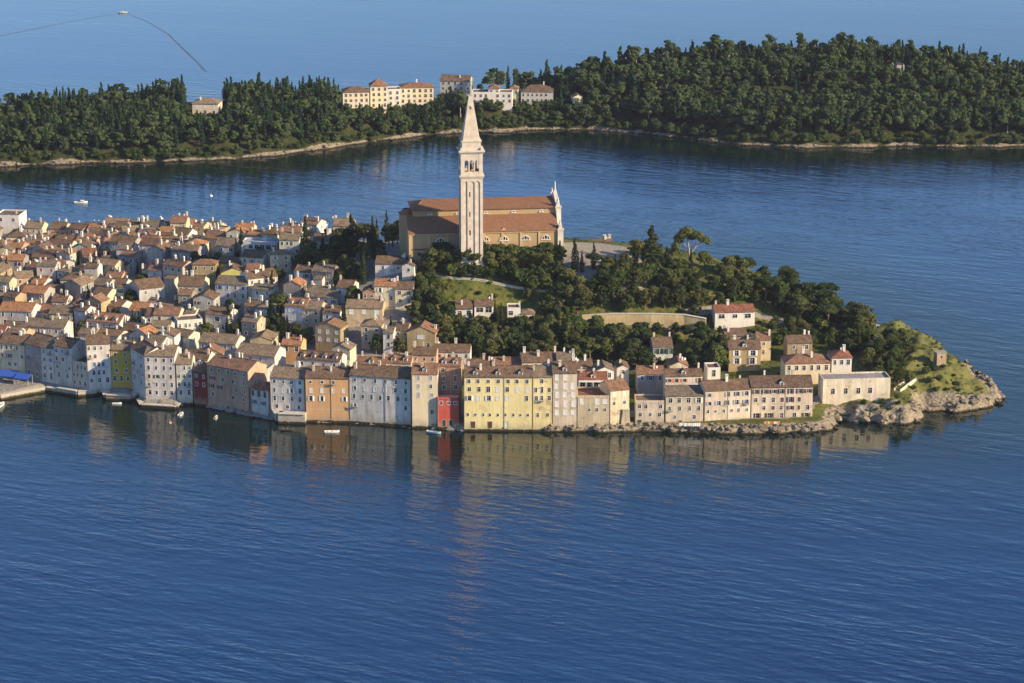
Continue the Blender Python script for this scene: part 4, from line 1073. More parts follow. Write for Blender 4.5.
for side in range(4):          # lesenes and small blind arches on each side
    R4 = Matrix.Rotation(side*PI/2, 4, 'Z')
    for x in (-h+.001, -h/3-.35, h/3-.35, h-1.1-.001):
        ww = 1.1 if abs(x) > h*.6 else .7
        b.box(x, x+ww, -h+.002*(side % 2), -h+.34, 3.8, z_str-1.2, 0, R4)
    for k in range(3):
        xa = -h+1.1 + k*(2*h-2.2+.0)/3; xb = xa + (2*h-2.2)/3
        m = (xa+xb)/2; r = (xb-xa)/2
        for i in range(6):
            t0, t1 = PI*i/6, PI*(i+1)/6
            b.prism([(m+r*math.cos(t0), z_str-2.6+r*math.sin(t0)*.8), (m+r*math.cos(t1), z_str-2.6+r*math.sin(t1)*.8), (m+r*math.cos(t1), z_str-1.15), (m+r*math.cos(t0), z_str-1.15)], -h+.01, -h+.33, 0, R4)
    b.box(-h+.003, h-.003, -h, -h+.3, z_str-1.2, z_str-.3, 0, R4)
b.box(-h-.35, h+.35, -h-.35, h+.35, z_str-.3, z_str+.15); b.box(-h-.6, h+.6, -h-.6, h+.6, z_str+.15, z_bel0)
sh = b.build('shaft', M['tower_stone'], tower, STONE)
for zf in (.16, .36, .57, .8):
    b = MB(); b.box(-.62, .62, -.12, .0, -1.15, -.95); b.box(-.6, -.42, -.1, 0, -.95, 1.0); b.box(.42, .6, -.1, 0, -.95, 1.0); b.box(-.6, .6, -.1, 0, 1.0, 1.2); b.box(-.42, .42, -.03, -.005, -.95, 1.0, 1)
    b.build('window', [M['stone_trim'], M['glass']], tower, None, (-.9 if zf < .5 else -1.0, -h+.32, 3.8+(z_str-3.8)*zf))
# belfry with three open arches a side
b = MB()
ph = z_bel1 - z_bel0
tk = .9
pier = 1.45; span = 2*h - 2*pier; aw = (span - 2*.62)/3
for side in range(4):
    R4 = Matrix.Rotation(side*PI/2, 4, 'Z')
    b.box(-h, -h+pier, -h, -h+pier, z_bel0, z_bel1, 0, R4)
    zs = z_bel0 + ph*.60
    b.box(-h+pier, h-pier, -h+.08, -h+tk, z_bel0, z_bel0+1.3, 0, R4)
    for k in range(3):
        xa = -h + pier + k*(aw+.62); m = xa + aw/2; r = aw/2
        if k < 2:
            b.box(xa+aw+.09, xa+aw+.53, -h+.2, -h+tk-.1, z_bel0+1.3, zs, 0, R4)
            b.box(xa+aw, xa+aw+.62, -h+.1, -h+tk, zs-.3, zs, 0, R4)
            b.box(xa+aw, xa+aw+.62, -h+.08, -h+tk, zs, z_bel1-.01, 0, R4)
        for i in range(8):
            t0, t1 = PI*i/8, PI*(i+1)/8
            b.prism([(m+r*math.cos(t0), zs+r*math.sin(t0)), (m+r*math.cos(t1), zs+r*math.sin(t1)), (m+r*math.cos(t1), z_bel1-.01), (m+r*math.cos(t0), z_bel1-.01)], -h+.08, -h+tk, 0, R4)
b.box(-h+.9, h-.9, -h+.9, h-.9, z_bel0, z_bel0+.2)
b.box(-h-.3, h+.3, -h-.3, h+.3, z_bel1, z_bel1+.5); b.box(-h-.75, h+.75, -h-.75, h+.75, z_bel1+.5, z_bel1+1.15)
b.build('belfry', M['tower_stone'], tower, STONE)
b = MB()
b.frust(0, 0, z_bel0+1.6, z_bel0+2.0, 1.15, 1.0, 12); b.frust(0, 0, z_bel0+2.0, z_bel0+3.2, .9, .6, 12); b.box(-2.2, 2.2, -.15, .15, z_bel0+3.3, z_bel0+3.6); b.box(-2.6, 2.6, -.25, .25, z_bel0+.2, z_bel0+.9); b.box(-.1, .1, -.1, .1, z_bel0+.9, z_bel0+1.7)
b.build('bell', flat('bronze', (.08, .065, .04), .5), tower)
b = MB()
a_ = h*.86
b.box(-a_, a_, -a_, a_, z_bel1+1.15, z_att-.5); b.box(-a_-.25, a_+.25, -a_-.25, a_+.25, z_att-.5, z_att)
for s in (-1, 1):
    for t in (-1, 1): b.box(s*h*.92-.45, s*h*.92+.45, t*h*.92-.45, t*h*.92+.45, z_bel1+1.15, z_bel1+2.2)
b.build('attic', M['tower_stone'], tower, STONE)
b = MB()
q = h*.78*math.sqrt(2)
b.frust(0, 0, z_att, z_top, q, .62*math.sqrt(2), 4, 0, True, PI/4)
b.box(-.85, .85, -.85, .85, z_top, z_top+.35)
zl = z_att + (z_top-z_att)*.72
sp = b.build('spire', M['tower_stone'], tower, (.54, .46, .37))
b = MB(); b.box(-.38, .38, 0, .5, -.6, .6); b.prism([(-.5, .6), (.5, .6), (0, 1.1)], -.05, .5); b.face([(-.25, -.02, -.5), (.25, -.02, -.5), (.25, -.02, .5), (-.25, -.02, .5)], 1)
b.build('lucarne', [M['stone_trim'], M['glass']], sp, None, (0, -(q/math.sqrt(2)*(1-.72)+.62*.72)-.12, zl))
# statue of a robed figure holding a wheel and a raised palm
b = MB()
hs = z_st - z_top - .35
for z0, z1, r0, r1 in ((0, .12, .95, .8), (.12, .30, .78, .62), (.30, .52, .62, .46), (.52, .62, .46, .58), (.62, .76, .58, .48), (.76, .82, .48, .18), (.82, .86, .2, .2), (.86, .92, .3, .32), (.92, .985, .32, .12)):
    b.frust(0, 0, z0*hs, z1*hs, r0, r1, 10)
b.tube([(.45, 0, .74*hs), (.95, -.1, .80*hs), (1.05, -.1, .98*hs)], [.2, .16, .12], 6)
b.tube([(-.45, 0, .74*hs), (-.8, -.35, .60*hs), (-.5, -.6, .52*hs)], [.2, .16, .12], 6)
b.tube([(-1.0 + .8*math.cos(2*PI*i/12), -.45, .38*hs + .8*math.sin(2*PI*i/12)) for i in range(13)], [.12]*13, 5)
b.build('statue', flat('green_copper', (.25, .27, .21), .6), tower, None, (0, 0, z_top+.35))

# sacristy at the lower left of the church, and the terrace and retaining walls
hp(433, 249, 44, 5.5, 8, 'ochre', 'brown', 'shed', rot=6, rows=[(2,.9,1.4,'g')], label='low ochre sacristy leaning under the left end of the church', chim=0, clean=True, pitch=20, name='sacristy', y0=965)
def wall_run(name, pts, T_, h_up, h_dn, th, mat, label, cat='wall', cop=True, color=None):
    if T_: pts = [Vector((p.x, p.y, T_(p.x, p.y))) for p in pts]
    P0 = pts[0]
    t = thing(name, P0, label, cat)
    b, c = MB(), MB()
    for A, B in zip(pts[:-1], pts[1:]):
        d = (B-A).to_2d().normalized(); n = Vector((-d.y, d.x))*th/2
        def q(p, s, z): return (p.x-P0.x+n.x*s, p.y-P0.y+n.y*s, p.z-P0.z+z)
        for bb, z0, z1, k in ((b, -h_dn, h_up, 1), (c, h_up, h_up+.22, 1.35)):
            v = [q(A,-k,z0), q(B,-k,z0), q(B,k,z0), q(A,k,z0), q(A,-k,z1), q(B,-k,z1), q(B,k,z1), q(A,k,z1)]
            for f in ((4,5,6,7),(0,1,5,4),(1,2,6,5),(2,3,7,6),(3,0,4,7)): bb.face([v[i] for i in f])
    b.build('masonry', mat, t, color)
    if cop: c.build('coping', M['stone_trim'], t)
    return t
wall_run('retaining_wall', [at(*p) for p in ((582, 319, 17.4), (612, 317, 18), (650, 317, 18), (684, 318, 17.6), (706, 322, 16.5))], None, 1.3, 5.2, .9, M['plaster'], 'long pale ochre retaining wall below the row of trees on the hill', color=(.56, .44, .25))
wall_run('terrace_wall', [at(*p) for p in ((424, 270.5, 30.6), (450, 272, 30.6), (480, 272.5, 30.6), (510, 273.5, 30.5), (540, 274.5, 30.4), (578, 275.5, 30.2))], tz, .55, 1.2, .45, M['plaster'], 'low pale parapet wall along the lawn below the church', color=(.60, .55, .46))
wall_run('garden_wall', [at(*p) for p in ((661, 283, 26.5), (668, 271, 27.5), (674, 263, 28.5))], None, 1.2, 3.0, .6, M['plaster'], 'short pale garden wall with a gateway left of the big pine lawn', color=(.60, .50, .34))
# ------------------------------------------------------------------ trees
LR = np.random.default_rng(11)
def leaf_arrays(blobs, size, shell=.55, up=.25):
    """blobs: (centre, radii, count) -> vertices of small leaf-clump quads spread through each blob"""
    V = []
    for c, r, n in blobs:
        d = LR.normal(0, 1, (n, 3)); d /= np.linalg.norm(d, axis=1)[:, None]
        rr = (shell + (1-shell)*LR.random(n)**.6)[:, None]
        p = np.array(c) + d*np.array(r)*rr
        nn = d*np.array([1, 1, 1])/np.array(r) + LR.normal(0, .5, (n, 3))/np.mean(r) + np.array([0, 0, up/np.mean(r)])
        nn /= np.linalg.norm(nn, axis=1)[:, None]
        a = np.cross(nn, LR.normal(0, 1, (n, 3))); a /= np.linalg.norm(a, axis=1)[:, None] + 1e-9
        b_ = np.cross(nn, a)
        s = size*LR.uniform(.6, 1.25, (n, 1)); t = s*LR.uniform(.55, 1.0, (n, 1))
        k = LR.uniform(-.5, .5, (n, 1))
        V.append(np.stack([p - a*s, p - b_*t + a*s*k, p + a*s*.9 + nn*s*.2, p + b_*t], 1))
    return np.concatenate(V).reshape(-1, 3)
def leaf_mesh(name, blobs, size, mat, **k):
    V = leaf_arrays(blobs, size, **k)
    return arr_mesh(name, V, mat)
def arr_mesh(name, V, mat):
    n = len(V)//4
    me = bpy.data.meshes.new(name)
    me.vertices.add(n*4); me.loops.add(n*4); me.polygons.add(n)
    me.vertices.foreach_set('co', V.astype(np.float32).ravel())
    me.loops.foreach_set('vertex_index', np.arange(n*4, dtype=np.int32))
    me.polygons.foreach_set('loop_start', np.arange(0, n*4, 4, dtype=np.int32))
    me.polygons.foreach_set('loop_total', np.full(n, 4, np.int32))
    me.materials.append(mat)
    me.update(calc_edges=True)
    return me
RT = random.Random(5)
def broad_blobs(h, w_, dens=1.0, low=.22, k=17):
    bl = []
    for i in range(k):
        a = RT.uniform(0, 2*PI); q = math.sqrt(RT.random())*.62
        z = h*(low + (1-low)*RT.uniform(.25, .82))
        f = 1 - abs((z/h-.55))*.8
        r = w_/2*RT.uniform(.20, .46)
        bl.append(((w_/2*q*f*math.cos(a), w_/2*q*f*math.sin(a), z), (r*RT.uniform(.8, 1.3), r*RT.uniform(.8, 1.3), r*RT.uniform(.6, .95)), int(112*dens)))
    for i in range(7):
        a = RT.uniform(0, 2*PI); bl.append(((w_*.44*math.cos(a), w_*.44*math.sin(a), h*RT.uniform(.4, .75)), (w_*.09, w_*.09, h*.06), int(26*dens)))
    bl.append(((RT.uniform(-.1, .1)*w_, 0, h*.88), (w_*.2, w_*.2, h*.12), int(90*dens)))
    bl.append(((0, 0, h*(low+.3)), (w_*.40, w_*.40, h*.28), int(220*dens)))
    return bl
def pine_blobs(h, w_, dens=1.0, k=13):
    bl = []
    for i in range(k):
        a = 2*PI*i/k + RT.uniform(-.3, .3); q = RT.uniform(.25, .85) if i < k-3 else RT.uniform(0, .3)
        r = w_/2*RT.uniform(.26, .42)
        z = h*(.86 - .16*q*q + RT.uniform(-.09, .05))
        bl.append(((w_/2*q*math.cos(a), w_/2*q*math.sin(a), z), (r, r, r*RT.uniform(.42, .62)), int(150*dens)))
    return bl
def highpine_blobs(h, w_, dens=1.0):
    bl = []
    for i in range(12):
        a = RT.uniform(0, 2*PI); f = RT.random()
        z = h*(.42 + .52*f); q = (1-f*.65)*RT.uniform(.2, .8)
        r = w_/2*RT.uniform(.28, .45)*(1.1-f*.4)
        bl.append(((w_/2*q*math.cos(a), w_/2*q*math.sin(a), z), (r, r, r*.62), int(110*dens)))
    return bl
def cyp_blobs(h, w_, dens=1.0):
    bl = []
    for i in range(11):
        f = i/10; z = h*(.07 + .87*f)
        r = w_/2*(.72 + .5*math.sin(PI*min(1, f*1.15+.05)))*(1 - f**2.6*.86)*RT.uniform(.85, 1.08)
        bl.append(((RT.uniform(-.08, .08)*w_, RT.uniform(-.08, .08)*w_, z), (r*.82, r*.82, h*.075), int(95*dens*(1-f*.5))))
    return bl
def bush_blobs(h, w_, dens=1.0):
    return [((w_*.3*math.cos(i*1.3)*RT.uniform(.4, 1), w_*.3*math.sin(i*1.3)*RT.uniform(.4, 1), h*RT.uniform(.38, .62)), (w_*RT.uniform(.2, .3), w_*RT.uniform(.2, .3), h*RT.uniform(.3, .4)), int(80*dens)) for i in range(6)]
def trunk_mesh(h, r, limbs, mat, split=.5, spread=2.0, lean=0.0, top=.8):
    b = MB()
    b.tube([(0, 0, -1.2), (lean*.2, 0, h*.25), (lean*.6, .1, h*split), (lean, 0, h*top)], [r*1.25, r, r*.75, r*.3], 7)
    for i in range(limbs):
        a = 2*PI*i/limbs + .4
        z0 = h*(split - .08 + .12*(i % 3))
        b.tube([(lean*.5, 0, z0), (lean*.6+spread*.5*math.cos(a), spread*.5*math.sin(a), z0+h*.12), (lean*.7+spread*math.cos(a), spread*math.sin(a), min(z0+h*.26, h*.9))], [r*.5, r*.36, r*.14], 5)
    return b.mesh('trunk', mat)
# prototypes at nominal size: (trunk mesh, crown mesh, height)
PROTO = {}
def proto(kind, h, w_, n, blobs, lsize, leafmat, barkmat, tr, **lk):
    PROTO[kind] = [(trunk_mesh(h, *tr[:2], barkmat, *tr[2:]), leaf_mesh('crown', blobs(h, w_), lsize, leafmat, **lk), h) for _ in range(n)]
proto('broadleaf_tree', 8.0, 7.6, 4, lambda h, w_: broad_blobs(h, w_, 1.45), .34, M['leaf_broad'], M['bark'], (.26, 4, .4, 1.8))
PROTO['broadleaf_tree'] += [(trunk_mesh(8, .26, 4, M['bark'], .4, 1.8), leaf_mesh('crown', broad_blobs(8.0, 7.2, 1.3, .16, 20), .32, M['leaf_olive'], shell=.4), 8.0) for _ in range(3)]
proto('grove_tree', 8.0, 7.0, 4, lambda h, w_: broad_blobs(h, w_, 1.4, .12, 18), .35, M['leaf_pine'], M['bark'], (.28, 4, .4, 1.6))
proto('umbrella_pine', 9.0, 9.0, 3, lambda h, w_: pine_blobs(h, w_, 1.5), .33, M['leaf_pine'], M['bark'], (.30, 6, .58, 2.6), shell=.35)
proto('tall_pine', 10.0, 7.5, 3, lambda h, w_: highpine_blobs(h, w_, 1.7), .34, M['leaf_pine'], M['bark'], (.28, 5, .5, 2.0), shell=.4)
proto('cypress_tree', 12.0, 3.2, 3, lambda h, w_: cyp_blobs(h, w_, 1.6), .29, M['leaf_cyp'], M['bark'], (.2, 0, .5, 1.0))
proto('bush', 2.4, 3.2, 4, lambda h, w_: bush_blobs(h, w_, 1.0), .26, M['leaf_bush'], M['bark'], (.1, 3, .35, .6), shell=.3)
proto('island_pine', 12.0, 8.0, 6, lambda h, w_: highpine_blobs(h, w_, .9), .52, M['leaf_far'], M['bark_pale'], (.26, 3, .5, 2.0), shell=.4)
proto('island_broadleaf_tree', 9.0, 8.0, 4, lambda h, w_: broad_blobs(h, w_, .6, .1), .55, M['leaf_far'], M['bark'], (.26, 3, .4, 1.6))
proto('island_cypress_tree', 13.0, 3.4, 3, lambda h, w_: cyp_blobs(h, w_, .6), .52, M['leaf_far_cyp'], M['bark'], (.2, 0, .5, 1.0))
proto('island_bush', 4.0, 5.2, 3, lambda h, w_: bush_blobs(h, w_, .7), .5, M['leaf_bush'], M['bark'], (.1, 3, .35, .6), shell=.3)
TREES = []
def tree(kind, P, h, wf_=1.0, label=None, name=None, group=None, sub=None, mat=None):
    T_, C_, hn = PROTO[kind][RT.randrange(len(PROTO[kind]))]
    s = h/hn
    r = thing(name or kind, P, label, 'bush' if 'bush' in kind else 'tree', RT.uniform(0, 6.28), group)
    r.scale = (s*wf_, s*wf_, s)
    link('trunk', T_, r); c = link('crown', C_, r)
    r['_k'] = kind; r['_h'] = float(h); r['_sub'] = sub or ''
    TREES.append(r)
    return r
def tp(kind, px, ytop, h, wf_=1.0, label=None, y0=850, y1=1160, **k):
    return tree(kind, solve(px, ytop, h, None, y0, y1), h, wf_, label, **k)
# trees picked out one by one
tp('cypress_tree', 305, 217, 17, 1.05, 'tall narrow cypress on the skyline right of the greenish grey house')
tp('cypress_tree', 352, 215, 15, 1.7, 'broad dark cypress breaking the skyline above the garden wood')
tp('cypress_tree', 241, 227, 6, 1.2, 'small cypress before the long building with the metal roof')
tp('cypress_tree', 271, 295, 14, 1.15, 'dark cypress left of the tall dormered lilac house')
tp('cypress_tree', 228, 304, 11, 1.3, 'brownish cypress right of the house with one bright window')
tp('cypress_tree', 343, 306, 11, 1.2, 'cypress between the lilac house and the long sand house')
tp('cypress_tree', 135, 313, 10, 1.1, 'left one of two close cypresses by the cream yellow house')
tp('cypress_tree', 141, 312, 11, 1.1, 'right one of two close cypresses by the cream yellow house')
tp('cypress_tree', 575, 238, 13.5, 1.05, 'tall cypress right of the church on the terrace edge')
tp('cypress_tree', 560, 241, 12, 1.1, 'cypress in front of the white church facade')
tp('cypress_tree', 582, 250, 9, .8, 'thin cypress hugging the taller one on the terrace edge')
tp('cypress_tree', 495, 300, 13, .75, 'left one of two thin cypresses in the wood under the bungalow')
tp('cypress_tree', 501.5, 303, 13, .75, 'right one of two thin cypresses in the wood under the bungalow')
tp('cypress_tree', 652, 226, 19, 2.0, 'massive dark cypress beside the round tree on the hilltop')
tp('cypress_tree', 667, 247, 12, 1.5, 'dark cypress right of the massive one on the hilltop')
tp('cypress_tree', 627, 254, 11, 1.1, 'cypress in front of the round hilltop tree')
tp('cypress_tree', 622, 258, 9, .9, 'short thin cypress left of the round hilltop tree')
tp('cypress_tree', 859, 332, 7, 1.3, 'small dark cypress on the slope behind the red hip roof')
for x, y, h, wd, lb in ((443, 241, 9, 1.0, 'umbrella pine at the left foot of the bell tower'), (478, 239, 9, .9, 'umbrella pine just right of the bell tower foot'), (504, 246, 8, .85, 'pine under the second church window from the tower'),
                     (523, 245, 8, .9, 'pine under the middle of the church wall'), (541, 244, 8.5, .85, 'pine under the right end of the church wall'), (594, 253, 7, 1.0, 'small flat topped pine alone on the church terrace'),
                     (735, 255, 9, .9, 'ragged pine on the right skyline beyond the lawn'), (747, 257, 9, .8, 'open crowned pine on the right skyline')):
    tp('umbrella_pine', x, y, h, wd, lb)
tp('broadleaf_tree', 637, 240, 8.5, 1.15, 'round dark tree left of the massive cypress on the hilltop')
tp('broadleaf_tree', 705, 251, 7, 1.0, 'dark rounded tree right of the big pine')
tp('broadleaf_tree', 672, 262, 6, 1.0, 'dark tree behind the garden wall on the hilltop')
tp('broadleaf_tree', 551, 246, 8, .9, 'bright green tree before the right corner of the church')
tp('broadleaf_tree', 430, 252, 8, .9, 'dark tree under the left half of the church')
# the big pine with pale limbs
P = solve(690, 225, 16.5)
r = thing('big_pine', P, 'great pine with pale bare limbs standing on the bright lawn', 'tree')
b = MB()
b.tube([(0, 0, -1), (.1, 0, 3), (-.2, 0, 6), (-.6, 0, 9.5), (-1, 0, 13)], [.5, .42, .36, .28, .12], 8)
b.tube([(-.1, 0, 4.5), (1.8, 0, 7), (4, .3, 9), (5.4, .3, 10)], [.34, .28, .2, .1], 7)
b.tube([(-.3, 0, 6.5), (-2.4, .3, 9), (-4, .5, 10.5)], [.28, .2, .1], 6); b.tube([(1.8, 0, 7), (2.4, -.8, 10), (2.6, -1, 12)], [.22, .16, .08], 6)
b.build('trunk', M['bark_pale'], r)
bl = [((x, y, z), (rx, rx, rz), n) for x, y, z, rx, rz, n in ((-1.2, 0, 14.2, 3.0, 1.9, 700), (-4.2, .6, 11.0, 2.4, 2.2, 520), (-5.4, -.5, 8.2, 1.9, 1.9, 380), (2.6, -.8, 12.8, 2.8, 1.6, 520), (5.6, .3, 10.8, 2.6, 1.2, 430), (.6, 1.2, 11.6, 2.2, 1.6, 360), (-3.0, -1, 13, 2.2, 1.6, 360), (-6.4, .4, 5.6, 1.6, 1.9, 260), (7.2, 0, 9.4, 1.5, .7, 160))]
link('crown', leaf_mesh('crown', bl, .36, M['leaf_broad'], shell=.35), r)
r['_k'] = 'big'; TREES.append(r)

def zone(poly, kinds, n, h0, h1, gap, sub, grp=None, T=None, z=None):
    """trees scattered over a patch of the hill given by its outline in the photograph's ground"""
    T = T or terr
    pts = []
    PX = np.array(poly, float)
    x0, y0 = PX.min(0); x1, y1 = PX.max(0)
    tries = 0
    Yg = np.arange(850, 1150, 1.0)
    while len(pts) < n and tries < n*40:
        tries += 1
        px, py = RT.uniform(x0, x1), RT.uniform(y0, y1)
        if sdist([px], [py], PX)[0] < 0: continue
        P = solve(px, py, 0.0)
        if any((P.x-q.x)**2 + (P.y-q.y)**2 < gap*gap for q in pts): continue
        if sdist([P.x], [P.y])[0] < 3: continue
        B_ = obb(P.x, P.y, 0, 1.3, 1.3)
        if any(hit(B_, q) for q in FOOT): continue
        pts.append(P)
    for P in pts:
        k = RT.choice(kinds)
        h = RT.uniform(h0, h1)
        if k == 'cypress_tree': h *= 1.35
        gx, gy = proj(*P); ty_ = proj(P.x, P.y, P.z + h)[1]
        for a, c, d_, e in PCLEAR:
            if a-8 < gx < c+8 and gy > d_+1 and ty_ < e-2: h *= max(.2, (gy-e+2)/(gy-ty_))
        if h < 2.2 and k != 'bush': k, h = 'bush', min(h, 2.0)
        if h < .8: continue
        tree(k, P, h, RT.uniform(.9, 1.2) if k != 'cypress_tree' else RT.uniform(.7, 1.0), sub=sub, group=grp)
PCLEAR = [(454, 495, 300, 316), (507, 535, 303, 317), (653, 678, 338, 360), (618, 640, 318, 324), (656, 686, 318, 324), (712, 757, 305, 322), (435, 560, 230, 244)]
bt, gt, up_, tpn, cy, bu = 'broadleaf_tree', 'grove_tree', 'umbrella_pine', 'tall_pine', 'cypress_tree', 'bush'
zone([(555, 285), (700, 286), (704, 312), (575, 314)], [bt, bt, bt, gt], 34, 7, 10, 4.3, 'row')
zone([(512, 340), (600, 334), (700, 334), (728, 352), (722, 374), (660, 372), (560, 366), (514, 368)], [gt, gt, bt, tpn], 70, 7, 11, 4.0, 'wood')
zone([(440, 318), (500, 332), (560, 300), (585, 318), (540, 345), (510, 362), (445, 352)], [gt, gt, bt, tpn], 44, 6.5, 10.5, 4.0, 'dell')
zone([(424, 266), (460, 268), (460, 275), (424, 274)], [gt, up_, bt], 8, 7.5, 10, 3.8, 'church')
zone([(464, 266), (556, 264), (556, 272), (464, 275)], [gt, up_, bt, bt, up_], 20, 7.5, 9.8, 3.8, 'church')
zone([(412, 285), (440, 285), (446, 330), (440, 352), (414, 348)], [gt, bt, tpn], 14, 6, 9, 4.6, 'slope')
zone([(300, 262), (345, 236), (396, 240), (404, 258), (372, 284), (318, 290)], [gt, gt, tpn, bt, cy], 46, 6.5, 10.5, 4.4, 'garden')
zone([(188, 272), (220, 270), (224, 284), (188, 286)], [gt, gt, bt], 10, 6, 9, 4.5, 'court')
zone([(132, 322), (146, 320), (147, 342), (132, 343)], [cy, gt], 4, 6, 8, 3, 'court')
zone([(54, 284), (68, 284), (68, 293), (54, 293)], [gt], 3, 5, 6, 3, 'court')
zone([(174, 331), (190, 330), (190, 342), (174, 343)], [gt, bt], 3, 4, 6, 3, 'court')
zone([(258, 258), (282, 258), (284, 272), (260, 272)], [gt, bt], 8, 5, 8, 3.8, 'court')
zone([(262, 328), (300, 324), (302, 345), (264, 346)], [gt, bt, cy], 12, 4, 7, 3.6, 'court')
zone([(226, 326), (255, 324), (254, 344), (226, 344)], [gt, bt, cy], 8, 4, 6.5, 3.6, 'court')
zone([(372, 336), (418, 334), (418, 356), (374, 358)], [gt, bt, cy], 14, 5, 8, 3.6, 'court')
zone([(-5, 236), (200, 228), (300, 236), (372, 300), (330, 345), (150, 350), (-5, 345)], [gt, gt, bt, cy], 46, 5.5, 8.5, 9, 'town')
zone([(715, 276), (780, 284), (836, 310), (866, 330), (830, 330), (770, 312), (712, 300)], [bt, gt, bt, up_], 40, 5.5, 9.5, 4.4, 'east')
zone([(870, 350), (905, 352), (912, 384), (886, 396), (862, 372)], [gt, bt], 18, 4.5, 6.5, 3.8, 'capewood')
zone([(828, 318), (858, 322), (874, 336), (850, 336)], [bt, gt], 9, 7, 9.5, 3.6, 'east')
zone([(884, 340), (906, 342), (908, 356), (886, 356)], [bt, gt], 7, 5, 7, 3.2, 'capewood')
zone([(826, 338), (870, 340), (872, 356), (840, 354)], [gt, bt], 8, 3.5, 5.5, 4, 'capewood')
zone([(765, 328), (830, 322), (872, 336), (866, 352), (840, 352), (770, 346)], [bu, bt, bt, gt], 34, 2.5, 6.0, 3.4, 'eastbush')
zone([(905, 345), (960, 375), (960, 395), (905, 400)], [bu], 12, 1.2, 2.4, 4, 'capebush')
zone([(842, 402), (900, 398), (905, 412), (850, 416)], [bu], 10, 1.2, 2.4, 3, 'inlet')
zone([(584, 266), (622, 272), (690, 276), (704, 292), (600, 288)], [bt, gt, up_, cy], 24, 6.5, 10, 4.2, 'hill')
zone([(690, 300), (760, 300), (768, 340), (715, 345), (690, 330)], [bt, gt, bu], 14, 3.5, 6, 4, 'villa')
zone([(444, 268), (492, 268), (492, 279), (444, 279)], [bt, gt, bu], 12, 4.0, 6.0, 2.6, 'lawn')
zone([(906, 350), (950, 368), (940, 392), (905, 395)], [bu, bt], 10, 1.6, 3.4, 4, 'capebush')
zone([(505, 278), (562, 276), (570, 298), (525, 300)], [bt, gt, bu], 12, 4.5, 8, 4.2, 'lawn')
zone([(470, 280), (560, 280), (570, 298), (480, 300)], [bu], 8, 1.2, 2.2, 6, 'lawn')
# low scrub and grass clumps over the open ground of the hill and the cape: nobody could count these
cl = []
RS = np.random.default_rng(3)
X = RS.uniform(-40, 178, 9000); Y = RS.uniform(876, 1060, 9000)
Z = terr(X, Y); D = sdist(X, Y); CV = cover(X, Y, Z)
PXs = 512 + FPX*X/(Y*CP + (CAMH-Z)*SP)
clump = wob(X, Y, 9) + RS.normal(0, .35, 9000)
for x, y, z, d, cv, px, q in zip(X, Y, Z, D, CV, PXs, clump):
    if d < 4 or cv[2] > .4 or px < 420 or q < .15 or (cv[1] > .5 and RS.random() < .8): continue
    if any(abs(x-f[0]) + abs(y-f[1]) < f[4]+f[5]+2 and hit(obb(x, y, 0, .5, .5), f) for f in FOOT): continue
    r_ = RS.uniform(.35, 1.0)
    cl.append(((x, y, z + r_*.25), (r_, r_, r_*.6), int(9 + 14*r_)))
o = link('undergrowth', arr_mesh('undergrowth', leaf_arrays(cl, .26, shell=.2), M['leaf_bush']))
o['kind'] = 'stuff'; tag(o, 'low scrub dotted over the grassy hill and cape', 'scrub')
print('peninsula trees', len(TREES), 'clumps', len(cl))

# ------------------------------------------------------------------ the island's houses
def ih(px, ye, wpx, H, D, wall, roof, form='hip', rot=-6, y0=1330, y1=1540, **k):
    return hp(px, ye, wpx, H, D, wall, roof, form, rot, T=iterr, y0=y0, y1=y1, clean=True, name=k.pop('name', 'island_house'), zb=-6, cat=k.pop('cat', 'house'), **k)
ISB = len(FOOT)
wq = [(6, 1.1, 1.6, 'g')]
ih(205, 104, 26, 9, 11, 'pink', 'tan', rows=[(3, 1.2, 1.8, 's'), (3, 1.2, 1.8, 'g')], label='pale pink villa with a tan hip roof alone in the left island wood', chim=1, shutter=SHUT['white'])
ih(356, 92.5, 26, 12, 11, 'cream', 'brown', rot=8, rows=[(5, 1.2, 1.6, 'g')]*4, label='left wing of the cream island hotel under a low brown roof', chim=0, step=3, skip=0)
ih(379, 86.5, 17, 15.5, 9, 'cream', 'terracotta', rot=8, rows=[(3, 1.2, 1.6, 'g')]*5, label='middle tower of the island hotel with a pointed red roof', chim=0, pitch=38, step=3, skip=0)
ih(394, 90, 14, 13, 9, 'white', 'greyish brown', 'flat', rot=8, rows=[(2, 1.2, 1.6, 'g')]*4, label='flat roofed link between tower and right wing of the island hotel', chim=0, step=3, skip=0)
ih(417, 88, 33, 13, 13, 'cream', 'terracotta', rot=6, rows=[(6, 1.3, 1.6, 'g')]*4, label='right wing of the cream island hotel with a red hip roof', chim=1, step=3, pitch=18, skip=0)
ih(455, 81, 30, 11, 11, 'grey', 'brown', 'eaves', rot=-8, rows=[(5, 1.2, 1.6, 'g')]*3, label='grey island building with a brown roof rising left of the statue', chim=1, step=3)
ih(492, 93, 40, 8, 10, 'white', 'greyish brown', 'flat', rot=-2, rows=[(7, 1.2, 1.5, 'g')]*2, label='low white flat roofed island building right of the spire tip', chim=0, step=3)
ih(494, 89, 11, 10, 8, 'white', 'terracotta', 'hip', rot=-2, rows=[(2, 1.2, 1.5, 'g')], label='island pavilion with a red pyramid roof right of the spire tip', chim=0, pitch=32)
ih(514, 89, 9, 10, 7, 'cream', 'terracotta', 'hip', rot=-2, rows=[(2, 1.2, 1.5, 'g')], label='small island pavilion with a red roof next to the dark trees', chim=0, pitch=34)
ih(537, 92, 32, 9, 11, 'grey', 'dark brown', 'hip', rot=-2, rows=[(7, 1.1, 1.6, 'g')]*2, label='pale grey island house with a dark hip roof left of the big wood', chim=1, step=3.4, pitch=30)
